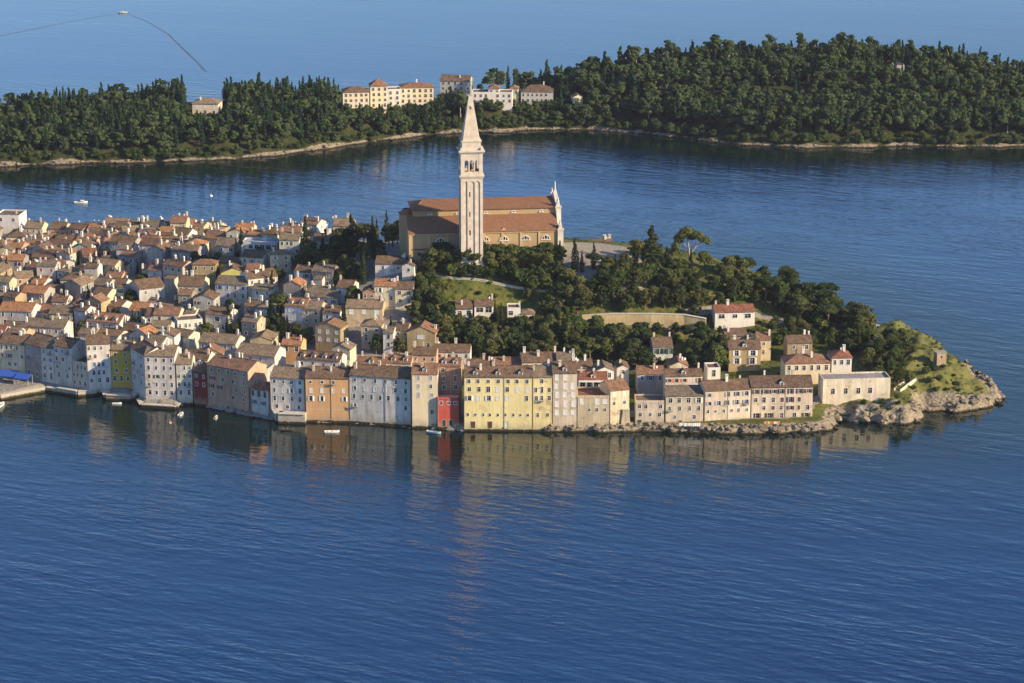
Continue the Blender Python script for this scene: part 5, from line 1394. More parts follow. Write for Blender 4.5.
ih(578, 97, 9, 6, 7, 'cream', 'tan', 'gable', rot=10, rows=[(1, 1.2, 1.6, 'g')], label='small cream cottage half hidden at the left edge of the big island wood', chim=0)
ih(899, 66, 11, 5, 8, 'grey', 'grey' if False else 'greyish brown', 'flat', rot=0, rows=[(3, 1.6, 1.4, 'g')], label='grey flat building glimpsed near the crest of the big island wood', chim=0)
IB = [o for o in FOOT[ISB:]]
CLEAR = [(190, 222, 98, 114), (342, 370, 90, 106), (370, 402, 80, 107), (402, 435, 85, 102), (438, 476, 76, 88), (470, 512, 90, 98), (522, 553, 91, 101), (573, 584, 95, 101)]
# ------------------------------------------------------------------ the island's wood
pts = []
cell = {}
RI = random.Random(23)
Wd = []
tries = 0
XS = np.array([RI.uniform(-330, 370) for _ in range(26000)]); YS = np.array([RI.uniform(1330, 1560) for _ in range(26000)])
SD = sdist(XS, YS, ISL); ZS = iterr(XS, YS)
for x, y, sd, z in zip(XS, YS, SD, ZS):
    if sd < 2.4: continue
    gap = 3.9 + 1.0*math.sin(x*.05)*math.cos(y*.07)
    if sd < 12: gap = 3.0
    cx, cy = int(x//6), int(y//6)
    if any((x-a)**2 + (y-c)**2 < gap*gap for i in (-1, 0, 1) for j in (-1, 0, 1) for a, c in cell.get((cx+i, cy+j), ())): continue
    px, py = proj(x, y, z)
    if px < -30 or px > 1054: continue
    if any(hit(obb(x, y, 0, 2.2, 2.2), q) for q in IB): continue
    left = px < 450
    u_ = RI.random()
    if sd < 8: k, h = ('island_bush', RI.uniform(2.2, 4.5)) if u_ < .6 else ('island_broadleaf_tree', RI.uniform(4.5, 6.5))
    elif px > 440 and px < 560 and sd < 16: k, h = 'island_bush', RI.uniform(2.2, 4)
    elif u_ < (.40 if left else .17): k, h = 'island_cypress_tree', RI.uniform(9.5, 16.5)
    elif u_ < .72: k, h = 'island_pine', RI.uniform(7.5, 15)
    else: k, h = 'island_broadleaf_tree', RI.uniform(5.5, 10)
    if z > 24 and u_ < .5 and not left: k, h = 'island_cypress_tree', RI.uniform(8, 11)
    tx_, ty_ = proj(x, y, z+h)
    hw = {'island_cypress_tree': 3, 'island_bush': 4}.get(k, 7)
    bad = False
    for a, c, d, e in CLEAR:
        if a-hw < px < c+hw and ty_ < e-3 and py > d+2:
            k2 = (e-4 - py)
            bad = True
    if bad:
        h2 = (py - ty_); lim = min(py - (e-5) for a, c, d, e in CLEAR if a-hw < px < c+hw and ty_ < e-3 and py > d+2)
        if lim < 6: continue
        k, h = 'island_bush', min(h*lim/h2, 5.5)
    cell.setdefault((cx, cy), []).append((x, y))
    Wd.append((k, Vector((x, y, z)), h, px, ty_, sd))
print('island trees', len(Wd))
# near the shore and on the skyline each tree stands by itself (300 at most), the wood behind is one mass
sky_top = {}
for k, P, h, px, ty_, sd in Wd:
    c = int(px//9); sky_top[c] = min(sky_top.get(c, 999), ty_)
score = []
for i, (k, P, h, px, ty_, sd) in enumerate(Wd):
    s = (ty_ - sky_top[int(px//9)] < 1.2)*2.2 + (sd < 34)*1.0 + h/12 + RI.random()*.6
    if not 0 < px < 1024 or 'bush' in k: s -= 3
    score.append((-s, i))
score.sort()
ONE = set(i for _, i in score[:170])
mass = {}
for i, (k, P, h, px, ty_, sd) in enumerate(Wd):
    if i in ONE:
        tree(k, P, h, RI.uniform(.8, 1.35), sub='isl_l' if px < 345 else 'isl_m' if px < 560 else 'isl_r', name={'island_pine': 'pine_tree', 'island_cypress_tree': 'cypress_tree', 'island_broadleaf_tree': 'broadleaf_tree'}.get(k, 'bush'))
    else:
        T_, C_, hn = PROTO[k][RI.randrange(len(PROTO[k]))]
        mass.setdefault(C_.materials[0].name, []).append((C_, P, h/hn, RI.uniform(.75, 1.4), RI.uniform(0, 6.28)))
for mn, L in mass.items():
    cache = {}
    VV = []
    for C_, P, s, wf_, a in L:
        if C_.name not in cache:
            A = np.empty(len(C_.vertices)*3, np.float32); C_.vertices.foreach_get('co', A); cache[C_.name] = A.reshape(-1, 3)
        A = cache[C_.name]; c, s_ = math.cos(a), math.sin(a)
        VV.append(np.stack([(A[:, 0]*c - A[:, 1]*s_)*s*wf_ + P.x, (A[:, 0]*s_ + A[:, 1]*c)*s*wf_ + P.y, A[:, 2]*s + P.z], -1))
    nm = {'island_leaves': 'woodland', 'island_cypress_needles': 'cypress_woodland', 'shrub_leaves': 'shore_shrubbery'}.get(mn, 'woodland')
    o = link(nm, arr_mesh(nm, np.concatenate(VV), bpy.data.materials[mn]))
    o['kind'] = 'stuff'
    tag(o, {'woodland': 'dense dark wood covering the island behind the town', 'cypress_woodland': 'cypresses massed through the wood of the island', 'shore_shrubbery': 'bright shrubs fringing the rocky island shore'}[nm], 'woodland' if 'wood' in nm else 'shrubs')
HAZE = 2.2e-5
# ------------------------------------------------------------------ boats
GLW = M['white_trim']
M['hull'] = mk_tint('boat_paint', .45, .06)
def boat(px, py, L, rz, color, label, cabin=False, motor=False, deck=(.55, .50, .42), name='boat'):
    P = at(px, py, 0.0)
    r = thing(name, P, label, 'boat', rad(rz))
    Wb = L*.34
    st = [(-.5, .82, .55), (-.3, .96, .52), (0, 1.0, .50), (.25, .78, .56), (.42, .38, .68), (.5, .03, .78)]
    b = MB(); prev = None
    for f, wf_, hf in st:
        x = f*L; hw = Wb/2*wf_; ht = hf*L*.16+.15
        cur = [(x, -hw, ht), (x*.97, -hw*.72, .02), (x*.95, 0, -.25), (x*.97, hw*.72, .02), (x, hw, ht)]
        if prev:
            for i in range(4): b.face([prev[i], prev[i+1], cur[i+1], cur[i]])
            for s in (0, 4):      # gunwale
                a_, c_ = prev[s], cur[s]
                k = .86
                b.face([a_, c_, (c_[0], c_[1]*k, c_[2]+.04), (a_[0], a_[1]*k, a_[2]+.04)])
                b.face([(a_[0], a_[1]*k, a_[2]+.04), (c_[0], c_[1]*k, c_[2]+.04), (c_[0], c_[1]*k, c_[2]-.3), (a_[0], a_[1]*k, a_[2]-.3)])
        else: b.face(cur)
        prev = cur
    b.build('hull', M['hull'], r, color)
    b = MB(); b.face([(f*L, -Wb/2*w_*.86, .18 + .05*L*.1) for f, w_, h_ in st] + [(f*L, Wb/2*w_*.86, .18+.05*L*.1) for f, w_, h_ in st[::-1]]); b.build('deck', M['paint'], r, deck)
    for f in (-.28, .05):
        b = MB(); b.box(f*L-.14, f*L+.14, -Wb*.42, Wb*.42, .38, .46); b.build('bench', M['paint'], r, (.45, .30, .17))
    if cabin:
        b = MB(); b.prism([(-.02*L, .2), (.30*L, .2), (.22*L, .2+L*.16), (-.02*L, .2+L*.19)], -Wb*.34, Wb*.34); c = b.build('cabin', M['hull'], r, (.74, .72, .68))
        b = MB(); b.box(.0*L, .2*L, -Wb*.34-.02, Wb*.34+.02, .2+L*.09, .2+L*.14); b.build('window', M['glass'], c)
    if motor:
        b = MB(); b.box(-.5*L-.35, -.5*L-.02, -.16, .16, .45, 1.0); b.box(-.5*L-.24, -.5*L-.1, -.06, .06, -.2, .45); b.build('outboard_motor', M['paint'], r, (.05, .05, .06))
    return r
WH = (.74, .73, .70)
boat(123, 13, 7, 185, WH, 'white motorboat under way at the top of the photo with a trailing wake', cabin=True, motor=True)
boat(81, 203, 6.5, 8, WH, 'white motorboat alone on the strait behind the town', cabin=True, motor=True)
boat(-1, 407, 7.5, 70, WH, 'white motorboat cut by the left edge beside the quay', cabin=True, motor=True)
boat(117, 404, 3.4, 10, (.62, .66, .68), 'small pale dinghy below the mustard house platform')
boat(181, 415, 4.2, 75, WH, 'white moored boat below the greenish white house', cabin=True)
boat(216, 418, 3.6, 80, WH, 'white moored boat below the peach house, bow to the sea', motor=True)
boat(332, 432.5, 5.2, 8, WH, 'white open rowing boat below the apricot house', motor=True)
boat(287, 430, 4.8, 3, (.05, .06, .055), 'dark open boat in the shade below the white terrace')
boat(434, 433, 5.4, -22, (.42, .60, .62), 'pale turquoise dinghy moored before the narrow cream house', motor=True, deck=(.6, .62, .6))
def buoy(px, py, col, label, s=.45):
    t = thing('buoy', at(px, py, 0), label, 'buoy')
    b = MB()
    for z0, z1, r0, r1 in ((-.3, 0, .6, 1), (0, .35, 1, .9), (.35, .7, .9, .4)): b.frust(0, 0, z0*s, z1*s, r0*s, r1*s, 10)
    b.build('float', M['hull'], t, col)
    b = MB(); b.tube([(0, 0, .6*s), (0, 0, 1.3*s)], [.08*s, .08*s], 6); b.tube([(.2*s*math.cos(i*PI/4), 0, 1.3*s+.2*s+.2*s*math.sin(i*PI/4)) for i in range(9)], [.05*s]*9, 5); b.build('ring', M['stone_trim'], t)
buoy(170, 423, (.62, .22, .20), 'reddish mooring buoy off the two white moored boats', .7)
buoy(211, 196, (.7, .7, .68), 'tiny white buoy far out on the strait behind the town', .9)
buoy(68, 431, (.62, .30, .15), 'orange buoy on the open water left of the moored boats', .5) if False else None

# wakes of the far motorboat: bands of ruffled water on the surface
t = NT('ruffled_water')
t.b.inputs['IOR'].default_value = 1.33
M['wake'] = t.out((.0025, .025, .085), .16, t.bump(t.noise(t.pos((.5, .9, 1)), 1.0, 3), 1.2), spec=.5)
def ribbon(name, pts, w0, w1, z):
    b = MB(); P = [at(*p, 0) for p in pts]
    L = []
    for i, p in enumerate(P):
        d = (P[min(i+1, len(P)-1)] - P[max(i-1, 0)]).normalized(); n = Vector((-d.y, d.x, 0))
        w_ = w0 + (w1-w0)*i/(len(P)-1)
        L.append((p + n*w_/2 + Vector((0, 0, z)), p - n*w_/2 + Vector((0, 0, z))))
    for a, c in zip(L[:-1], L[1:]): b.face([a[0], a[1], c[1], c[0]])
    return structure(b.build(name, M['wake']))
ribbon('water_wake', [(121, 13), (90, 18), (60, 23.5), (30, 30), (0, 36), (-40, 42)], 1.1, 2.2, .012)
ribbon('water_wake', [(126, 13), (148, 22), (168, 34), (182, 48), (195, 60), (206, 72)], 1.0, 2.0, .008)

# ------------------------------------------------------------------ quays, platforms and steps at the water
def sea_wall(pts, ztop, th, color, label, name='sea_wall'):
    return wall_run(name, [at(*p, 0) + Vector((0, 0, ztop)) for p in pts], None, 0, ztop+1.5, th, M['plaster'], label, 'sea wall', True, color)
sea_wall([(-60, 401), (0, 400), (46, 391.5), (58, 393)], 1.7, 1.4, (.50, .47, .42), 'pale stone quay edge at the left below the blue awnings', 'quay_wall')
sea_wall([(58, 393), (78, 396.5), (97, 395)], 2.1, 1.6, (.56, .53, .47), 'stone quay corner below the stacked balconies', 'quay_wall')
sea_wall([(105, 395), (107, 399.5), (132, 400.5), (137, 397)], 2.0, 2.2, (.42, .34, .22), 'ochre stone platform edge before the mustard house', 'quay_wall')
sea_wall([(139, 402), (142, 407), (176, 409), (180, 404)], 1.1, 1.5, (.52, .50, .47), 'low pale stone ledge before the forward lilac white house', 'quay_wall')
sea_wall([(276, 418), (279, 422.5), (306, 423.5)], 3.6, 2.6, (.58, .54, .46), 'pale terrace wall standing in the sea before the white house', 'terrace_wall')
sea_wall([(306.5, 421.5), (350, 422.5)], 4.8, 1.4, (.62, .34, .15), 'apricot lower wall with a ledge under the apricot house', 'ledge_wall')
sea_wall([(437, 427.5), (460, 429)], 1.9, 1.6, (.58, .53, .42), 'pale plinth wall under the small red house', 'plinth_wall')

def awning(px, py, wd, dp, rz, label):
    t = thing('awning', at(px, py, 2.0), label, 'awning', rad(rz))
    b = MB(); hw = wd/2
    Mx = Matrix(((0, 1, 0, 0), (1, 0, 0, 0), (0, 0, 1, 0), (0, 0, 0, 1)))
    b.prism([(0, 2.6), (dp, 3.6), (dp, 3.66), (0, 2.66)], -hw, hw, 0, Mx)
    n = 10
    for i in range(n): b.box(-hw+i*wd/n+.01, -hw+(i+1)*wd/n-.01, -.03, .0, 2.25 + .06*(i % 2), 2.62)
    b.build('canopy', M['paint'], t, (.035, .10, .42))
    for x in (-hw+.1, hw-.1):
        for y, h_ in ((.1, 2.62), (dp-.15, 3.55)):
            b = MB(); b.tube([(x, y, -.6), (x, y, h_)], [.06, .06], 6); b.build('pole', M['paint'], t, (.6, .6, .6))
awning(6, 383, 7.5, 4.5, -14, 'larger blue awning over the quay cafe at the left edge')
awning(21, 385.5, 6.0, 3.6, -18, 'smaller blue awning on the quay, right of the larger one')
def washing(px, py, z, n, w_, cols, rz, label, seed):
    R = random.Random(seed)
    t = thing('washing_line', at(px, py, z), label, 'washing line', rad(rz))
    b = MB(); b.tube([(-w_/2, 0, 1.7), (0, 0, 1.62), (w_/2, 0, 1.7)], [.03]*3, 5)
    b.build('line', M['stone_trim'], t)
    for s in (-1, 1):
        b = MB(); b.tube([(s*w_/2, 0, -1.6), (s*w_/2, 0, 1.8)], [.05, .05], 6); b.build('post', M['bark'], t)
    for i in range(n):
        x0 = -w_/2 + .2 + i*(w_-.4)/n; x1 = x0 + (w_-.4)/n*.9; h_ = R.uniform(.8, 1.5)
        b = MB()
        for k in range(6):
            a_, c_ = x0+(x1-x0)*k/6, x0+(x1-x0)*(k+1)/6
            y0, y1 = .06*math.sin(k*1.9+i), .06*math.sin((k+1)*1.9+i)
            b.face([(a_, y0*.2, 1.64), (c_, y1*.2, 1.64), (c_, y1, 1.64-h_), (a_, y0, 1.64-h_)])
            b.face([(a_, y0*.2+.02, 1.64), (a_, y0+.02, 1.64-h_), (c_, y1+.02, 1.64-h_), (c_, y1*.2+.02, 1.64)])
        b.build('cloth', M['paint'], t, cols[i % len(cols)])
washing(690, 427.5, 2.2, 5, 8, [(.75, .74, .72)], 2, 'white sheets hung out on a line above the shore rocks', 3)
washing(772, 426, 3.2, 5, 6, [(.75, .30, .05), (.75, .55, .08), (.6, .12, .06), (.72, .7, .66)], 1, 'orange and yellow washing hung before the long pinkish house', 4)

# ------------------------------------------------------------------ the cape: stone hut, steps, boulders
P = solve(942, 353, 5.2)
t = thing('stone_hut', P, 'small square stone lookout hut on the crest of the grassy cape', 'hut', rad(12))
b = MB(); ops = [(1.7, 3.6, .7, .9)]
wall_panel(b, Vector((-1.8, 0, 0)), Vector((1, 0, 0)), Vector((0, -1, 0)), 3.6, -2, 5, ops, .35)
wall_panel(b, Vector((1.8, 0, 0)), Vector((0, 1, 0)), Vector((1, 0, 0)), 3.4, -2, 5, [(1.7, 1.2, .9, 2.1)], .35)
b.face([(-1.8, 3.4, -2), (-1.8, 0, -2), (-1.8, 0, 5), (-1.8, 3.4, 5)]); b.face([(1.8, 3.4, -2), (-1.8, 3.4, -2), (-1.8, 3.4, 5), (1.8, 3.4, 5)]); b.face([(-1.44, .36, -1), (1.44, .36, -1), (1.44, .36, 4.9), (-1.44, .36, 4.9)], 0)
b.build('wall', M['plaster'], t, (.50, .37, .25))
b = MB(); b.box(-2, 2, -.2, 3.6, 5.0, 5.25); b.build('roof', M['plaster'], t, (.36, .36, .30))
A, B = solve(897, 392, 0), solve(913, 380, 0)
t = thing('stone_steps', A, 'pale flight of stone steps climbing the cape from the sea terrace', 'steps', math.atan2(B.y-A.y, B.x-A.x))
Ld = (B-A).to_2d().length; n = 14; dz = max(B.z-A.z, 2.0)
b = MB()
for i in range(n): b.box(Ld*i/n+.001, Ld*(i+1)/n, -1.1, 1.1, -1.2, dz*(i+1)/n + .25)
b.build('flight', M['stone_trim'], t)
for s in (-1.35, 1.1):
    b = MB()
    for i in range(n): b.box(Ld*i/n, Ld*(i+1)/n, s, s+.25, -1.2, dz*(i+1)/n + 1.1)
    b.build('parapet', M['stone_trim'], t)

def boulders(name, spots, mat, seed):
    """many boulders as one mesh: squashed, broken octahedra-like lumps"""
    R = np.random.default_rng(seed)
    base = []
    for i in range(5):
        for j in range(7):
            th = PI*(i+.5)/5; ph = 2*PI*(j + .5*(i % 2))/7
            base.append((math.sin(th)*math.cos(ph), math.sin(th)*math.sin(ph), math.cos(th)))
    base = np.array(base)
    F = []
    for i in range(4):
        for j in range(7):
            k = (j+1) % 7
            F.append((i*7+j, (i+1)*7+j, (i+1)*7+k, i*7+k))
    F.append(tuple(range(7))); F.append(tuple(range(34, 27, -1)))
    V, FF = [], []
    for x, y, z, s in spots:
        v = base*(1 + R.uniform(-.28, .28, (35, 1)))*np.array([R.uniform(.8, 1.6), R.uniform(.7, 1.2), R.uniform(.45, .85)])*s
        a = R.uniform(0, 6.28); c, q = math.cos(a), math.sin(a)
        v = np.stack([v[:, 0]*c - v[:, 1]*q + x, v[:, 0]*q + v[:, 1]*c + y, v[:, 2] + z], -1)
        o = len(V)*35
        V.append(v); FF += [tuple(i+o for i in f) for f in F]
    me = bpy.data.meshes.new(name); me.from_pydata(np.concatenate(V).tolist(), [], FF); me.materials.append(mat); me.update()
    o = link(name, me); o['kind'] = 'stuff'
    return o
def mk_rock():
    t = NT('shore_rock')
    n2 = t.noise(t.pos((1, 1, 2.6)), .7, 6, .72)
    c = t.mix(t.rng(n2, .3, .7, 0, 1), (.11, .09, .065), (.38, .325, .24))
    z = t.n('ShaderNodeSeparateXYZ'); t.l(t.n('ShaderNodeNewGeometry').outputs['Position'], z.inputs[0])
    c = t.mix(t.rng(t.math('ADD', z.outputs[2], t.math('MULTIPLY', n2, .6)), .75, 1.15, 1, 0), c, (.030, .028, .017))
    return t.out(c, .95, t.bump(n2, .5), spec=.1)
M['rock'] = mk_rock()
RB = random.Random(9)
sp_ = []
def along(P, n, off, s0, s1, T):
    L = [math.hypot(P[i+1][0]-P[i][0], P[i+1][1]-P[i][1]) for i in range(len(P)-1)]; tot = sum(L)
    for _ in range(n):
        d = RB.random()*tot; i = 0
        while i < len(L)-1 and d > L[i]: d -= L[i]; i += 1
        f = d/L[i]; x = P[i][0]+(P[i+1][0]-P[i][0])*f; y = P[i][1]+(P[i+1][1]-P[i][1])*f
        ex, ey = (P[i+1][0]-P[i][0])/L[i], (P[i+1][1]-P[i][1])/L[i]
        o = RB.uniform(*off); x -= ey*o; y += ex*o
        z = float(T(np.array([x]), np.array([y]))[0])
        sp_.append((x, y, max(z, -.15)+.1, RB.uniform(s0, s1)*(1.5 if RB.random() < .15 else 1)))
fr = [tuple(at(*p, 0).to_2d()) for p in ((545, 431.5), (580, 432), (640, 431.5), (700, 433), (765, 434), (800, 433), (826, 431.5))]
along(fr, 190, (-.6, 2.6), .25, 1.1, terr)
fl = [tuple(at(*p, 0).to_2d()) for p in ((208, 408), (250, 416.5), (268, 420), (350, 424), (411, 427.5), (464, 431), (545, 431.5))]
along(fl, 130, (-.8, .9), .25, .6, terr)
cp = [tuple(at(*p, 0).to_2d()) for p in ((835, 430), (836, 420), (847, 420), (885, 425), (915, 422), (926, 412), (945, 412), (975, 410), (1005, 403), (1000, 397), (982, 388), (956, 368))]
along(cp, 110, (-1.0, 3), .3, 1.5, terr)
ip = [tuple(p) for p in ISL[2:26]]
along(ip, 260, (-1.5, 2), .3, .9, iterr)
for px, py, s in ((956, 365, 2.2), (962, 367, 2.4), (968, 369, 1.9), (974, 372, 1.6), (978, 374, 1.2), (965, 364, 1.6)):
    p = at(px, py, 0)
    for _ in range(5): sp_.append((p.x + RB.uniform(-2, 2), p.y + RB.uniform(-2, 2), .1, s*RB.uniform(.4, .9)))
o = boulders('shore_rocks', sp_, M['rock'], 3)
tag(o, 'pale boulders and ledges lining the shores', 'rocks')

# ------------------------------------------------------------------ dishes and a mast on the roofs
def dish_mesh():
    b = MB(); n = 10
    for k in range(2):
        r0, r1 = (.0, .28) if k == 0 else (.28, .5); y0, y1 = (.0, -.05) if k == 0 else (-.05, -.16)
        for i in range(n):
            a, c = 2*PI*i/n, 2*PI*(i+1)/n
            b.face([(r0*math.cos(a), y0, r0*math.sin(a)), (r1*math.cos(a), y1, r1*math.sin(a)), (r1*math.cos(c), y1, r1*math.sin(c)), (r0*math.cos(c), y0, r0*math.sin(c))])
    b.tube([(0, 0, 0), (0, .1, -.4), (0, .1, -1.2)], [.05]*3, 5)
    return b.mesh('satellite_dish', M['white_trim'])
DM = dish_mesh()
RD = random.Random(77)
for r in [o for o in COL.objects if o.name.startswith(('town_house', 'waterfront_house'))]:
    if RD.random() < .45:
        ro = next((c for c in r.children if c.name.startswith('roof')), None)
        if ro and len(ro.children):
            ch0 = ro.children[0]
            if ch0.name.startswith('chimney'): link('satellite_dish', DM, ro, None, ch0.location + Vector((RD.choice((-.9, .9)), -.1, .9)), rad(RD.uniform(-10, 60)))

# ------------------------------------------------------------------ thin summer haze over the water
t = NT('haze_air')
nt = t.t
nt.nodes.remove(t.b)
pv = nt.nodes.new('ShaderNodeVolumePrincipled')
pv.inputs['Color'].default_value = (.74, .74, 1.0, 1)
pv.inputs['Density'].default_value = HAZE
pv.inputs['Anisotropy'].default_value = 0.0
nt.links.new(pv.outputs[0], nt.nodes['Material Output'].inputs['Volume'])
b = MB(); b.box(-12500, 12500, -12500, 12500, -4, 290)
hz = b.build('haze', t.mat)
hz['kind'] = 'stuff'
# ------------------------------------------------------------------ drop what the photograph's viewpoint cannot see, then write the labels
bpy.context.view_layer.update()
dg = bpy.context.evaluated_depsgraph_get()
C0 = Vector((0, 0, CAMH))
from mathutils.bvhtree import BVHTree
def big_bvh():
    V, F, own = [], [], []
    n = 0
    for o in SC.objects:
        if o.type != 'MESH' or o.name.startswith(('sea', 'window', 'shutter', 'door', 'chimney', 'dormer', 'satellite', 'woodland', 'cypress_woodland', 'shore_', 'cloth', 'trunk', 'water_wake')): continue
        me = o.data
        A = np.empty(len(me.vertices)*3, np.float32); me.vertices.foreach_get('co', A); A = A.reshape(-1, 3)
        mw = np.array(o.matrix_world)
        A = A @ mw[:3, :3].T + mw[:3, 3]
        r = o
        while r.parent: r = r.parent
        polys = [tuple(n + i for i in p.vertices) for p in me.polygons]
        V.append(A); F += polys; own += [r.name]*len(polys); n += len(A)
    return BVHTree.FromPolygons(np.concatenate(V).tolist(), F), own
BV, OWN = big_bvh()
def seen(r, pts):
    k = 0
    for p in pts:
        d = p - C0
        L = d.length
        loc, nor, fi, dist = BV.ray_cast(C0, d.normalized(), L + 3)
        if loc is None or dist > L - .4 or OWN[fi] == r.name: k += 1
    return k
def house_pts(r):
    h = r['_h']; ks = [c for c in r.children if c.name.startswith('wall')][0].bound_box
    x0, x1 = ks[0][0], ks[4][0]; y0, y1 = min(v[1] for v in ks), max(v[1] for v in ks); ze_ = r.get('_s', h)
    return [wpos(r, x0+(x1-x0)*i/4, y, z) for i in range(5) for y, z in ((y0-.05, ze_-.4), (y0-.05, ze_-2), ((y0+y1)/2, h), (y0+(y1-y0)*.25, (h+ze_)/2))] 
def gone(r):
    for c in list(r.children):
        for g in list(c.children): bpy.data.objects.remove(g)
        bpy.data.objects.remove(c)
    bpy.data.objects.remove(r)
nd = 0
for r in list(FILL):
    if seen(r, house_pts(r)) < 2: FILL.remove(r); gone(r); nd += 1
kd = 0
for r in list(TREES):
    if r.get('_k') == 'big' or r.get('label'): continue
    h = r['_h']; w_ = h*.35*r.scale.x/r.scale.z
    P = r.location
    pts = [P + Vector((w_*a, -w_*.3, h*f)) for a in (-.6, 0, .6) for f in (.55, .75, .92)]
    if seen(r, pts) < 2: TREES.remove(r); gone(r); kd += 1
print('hidden houses', nd, 'hidden trees', kd)

LM = [('the blue awnings', 14, 376), ('the mustard house', 122, 370), ('the dark red house', 201, 388), ('the peach arched house', 228, 385), ('the apricot house', 328, 398), ('the stained white house', 380, 400),
      ('the wide orange roof', 15, 306), ('the greenish white house', 118, 294), ('the paired cypresses', 138, 325), ('the cream yellow house', 168, 322), ('the big cream house', 190, 291), ('the yellow green gable', 233, 270),
      ('the dormered lilac house', 296, 314), ('the bright orange house', 291, 350), ('the metal roofed building', 259, 249), ('the tall skyline cypress', 305, 236), ('the orange roofed cream house', 385, 290),
      ('the white corner block', 8, 224), ('the vivid orange roof', 112, 243), ('the long white wall', 175, 268), ('the dark fronted house', 152, 294), ('the skyline terracotta house', 178, 222),
      ('the broad dark cypress', 352, 230), ('the seven windowed house', 44, 333), ('the white dormered house', 103, 328), ('the sun facing house', 263, 283), ('the blank white house', 124, 256)]
ORD = ['first', 'second', 'third', 'fourth', 'fifth', 'sixth', 'seventh', 'eighth', 'ninth', 'tenth', 'eleventh', 'twelfth']
def rel(px, py):
    n, x, y = min(LM, key=lambda q: (q[1]-px)**2 + ((q[2]-py)*1.6)**2)
    dx, dy = px-x, (py-y)*1.6
    far = math.hypot(dx, dy) > 26
    a = 'left of' if dx < 0 else 'right of'
    c = 'behind' if dy < 0 else 'in front of'
    if abs(dx) > 2.2*abs(dy): s = a
    elif abs(dy) > 2.2*abs(dx): s = c
    else: s = ('behind and ' if dy < 0 else 'before and ') + a
    return ('well ' if far else '') + s + ' ' + n
recs = []
for r in FILL:
    c = wpos(r, 0, 3, r['_s'])
    px, py = proj(*c)
    form = {'eaves': '', 'gable': 'gable fronted ', 'hip': '', 'flat': ''}[r['_f']]
    roof = {'eaves': r['_r'] + ' roof', 'gable': r['_r'] + ' roof', 'hip': r['_r'] + ' hip roof', 'flat': 'flat grey roof'}[r['_f']]
    size = 'low ' if r['_s'] < 6 else 'tall ' if r['_s'] > 8.6 else ''
    recs.append([f"{size}{r['_w']} {form}house, {roof}, ", rel(px, py), px, r])
by = {}
for q in recs: by.setdefault(q[0] + q[1], []).append(q)
for k, L in by.items():
    L.sort(key=lambda q: q[2])
    for i, q in enumerate(L):
        s = k if len(L) == 1 else ('left ' if i == 0 else 'right ') + k if len(L) == 2 else ORD[i] + ' ' + k
        s = s.replace('white white', 'white')
        if len(s.split()) > 16: s = s.replace('well ', '').replace('gable fronted ', 'gabled ')
        q[3]['label'] = s
ZP = {'row': 'above the long retaining wall', 'wood': 'between retaining wall and shore houses', 'dell': 'around the white bungalow', 'slope': 'on the slope left of the lawn',
      'garden': 'in the wood left of the church', 'court': 'in a courtyard between town houses', 'town': 'squeezed between old town houses', 'east': 'right of the big pine', 'capewood': 'beside the flat roofed cape building',
      'eastbush': 'behind the red hip roof', 'capebush': 'on the grassy cape', 'inlet': 'above the rocky inlet', 'lawn': 'on the lawn below the church', 'hill': 'on the hilltop between church square and big pine', 'church': 'under the church wall', 'villa': 'round the red roofed villa',
      'isl_l': '', 'isl_m': '', 'isl_r': ''}
KW = {'broadleaf_tree': 'leafy green tree', 'grove_tree': 'dark bushy tree', 'umbrella_pine': 'flat topped pine', 'tall_pine': 'tall ragged pine', 'cypress_tree': 'cypress', 'bush': 'green bush', 'island_pine': 'spreading dark pine', 'island_cypress_tree': 'narrow dark cypress',
      'island_broadleaf_tree': 'rounded leafy tree', 'island_bush': 'low bush'}
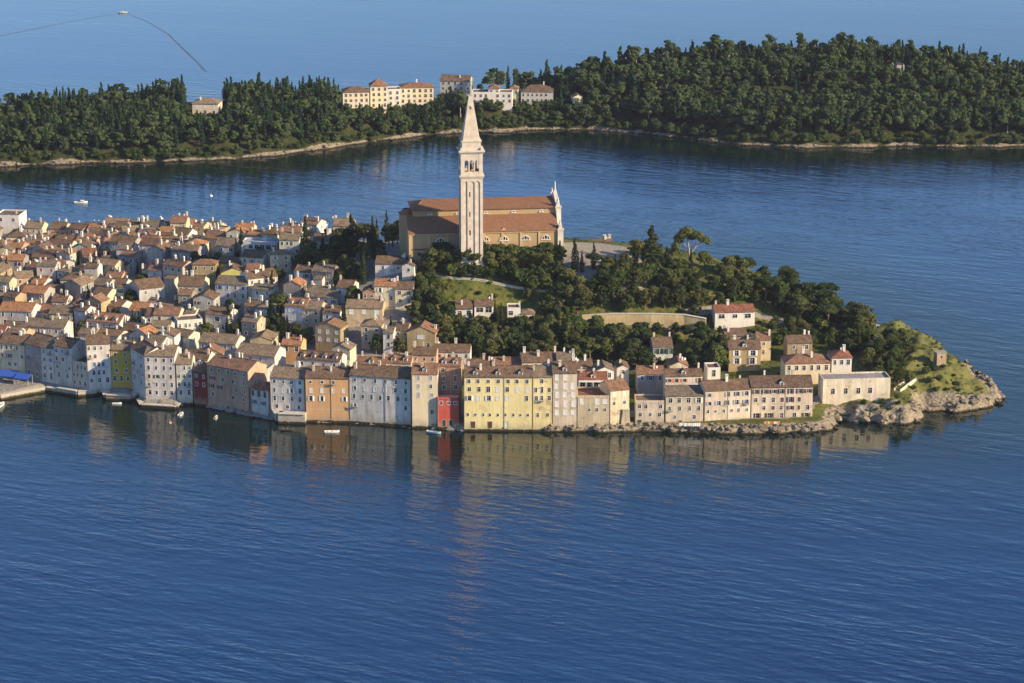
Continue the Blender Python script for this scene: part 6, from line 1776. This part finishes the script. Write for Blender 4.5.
PL = lambda s: s + 'es' if s.endswith(('s', 'sh')) else s + 's'
def chunk_words(z, i, n): return '' 
gt_ = {}
for r in TREES:
    if r.get('label'): continue
    h = r['_h']; P = r.location
    px, py = proj(P.x, P.y, P.z + h)
    z, k = r['_sub'], r['_k']
    where = ZP[z]
    if z.startswith('isl_'):
        d = sdist([P.x], [P.y], ISL)[0]
        where = {'isl_l': ['left of the island villa', 'between island villa and hotel'][px > 205], 'isl_m': ['below the island hotel', 'between spire and big island wood'][px > 455], 'isl_r': ['left end of the big island wood', 'middle of the big island wood', 'right end of the big island wood'][0 if px < 690 else 1 if px < 860 else 2]}[z]
        where = ('near the shore, ' if d < 26 else 'on the crest, ' if py < 96 and d > 45 else 'inland, ') + where
    gt_.setdefault((k, where), []).append((px, py, r))
for (k, where), L in gt_.items():
    L.sort(key=lambda q: q[0])
    for i, (px, py, r) in enumerate(L):
        kw = KW[k]
        if len(L) == 1: r['label'] = f'{kw} {where}'
        elif k.startswith('island'):
            m = 1 if len(L) < 8 else 2 if len(L) < 14 else 3
            part = '' if m == 1 else (['left half', 'right half'] if m == 2 else ['left part', 'middle part', 'right part'])[i*m//len(L)] + ', '
            r['label'] = f'{kw}, {part}{where}'; r['group'] = PL(kw) + ' ' + part + where
        elif len(L) <= 12 and not where.startswith(('in a courtyard', 'squeezed')): r['label'] = f'{ORD[i]} {kw} from the left {where}'
        else:
            m = min(3, 1 + len(L)//10)
            part = '' if m == 1 else (['left half, ', 'right half, '] if m == 2 else ['left part, ', 'middle part, ', 'right part, '])[i*m//len(L)]
            r['label'] = f'{kw}, one of several {where}' if not part else f'{kw}, {part}{where}'
            r['group'] = PL(kw) + ' ' + part + where
        if 'group' not in r: r['group'] = PL(kw) + ' ' + where
for o in SC.objects:
    for k in ('_h', '_w', '_r', '_f', '_s', '_k', '_sub'):
        if k in o: del o[k]
for o in SC.objects:
    if 'label' in o and not 4 <= len(o['label'].replace('-', ' ').split()) <= 16: print('LABEL', o['label'])
print('objects', len(SC.objects))
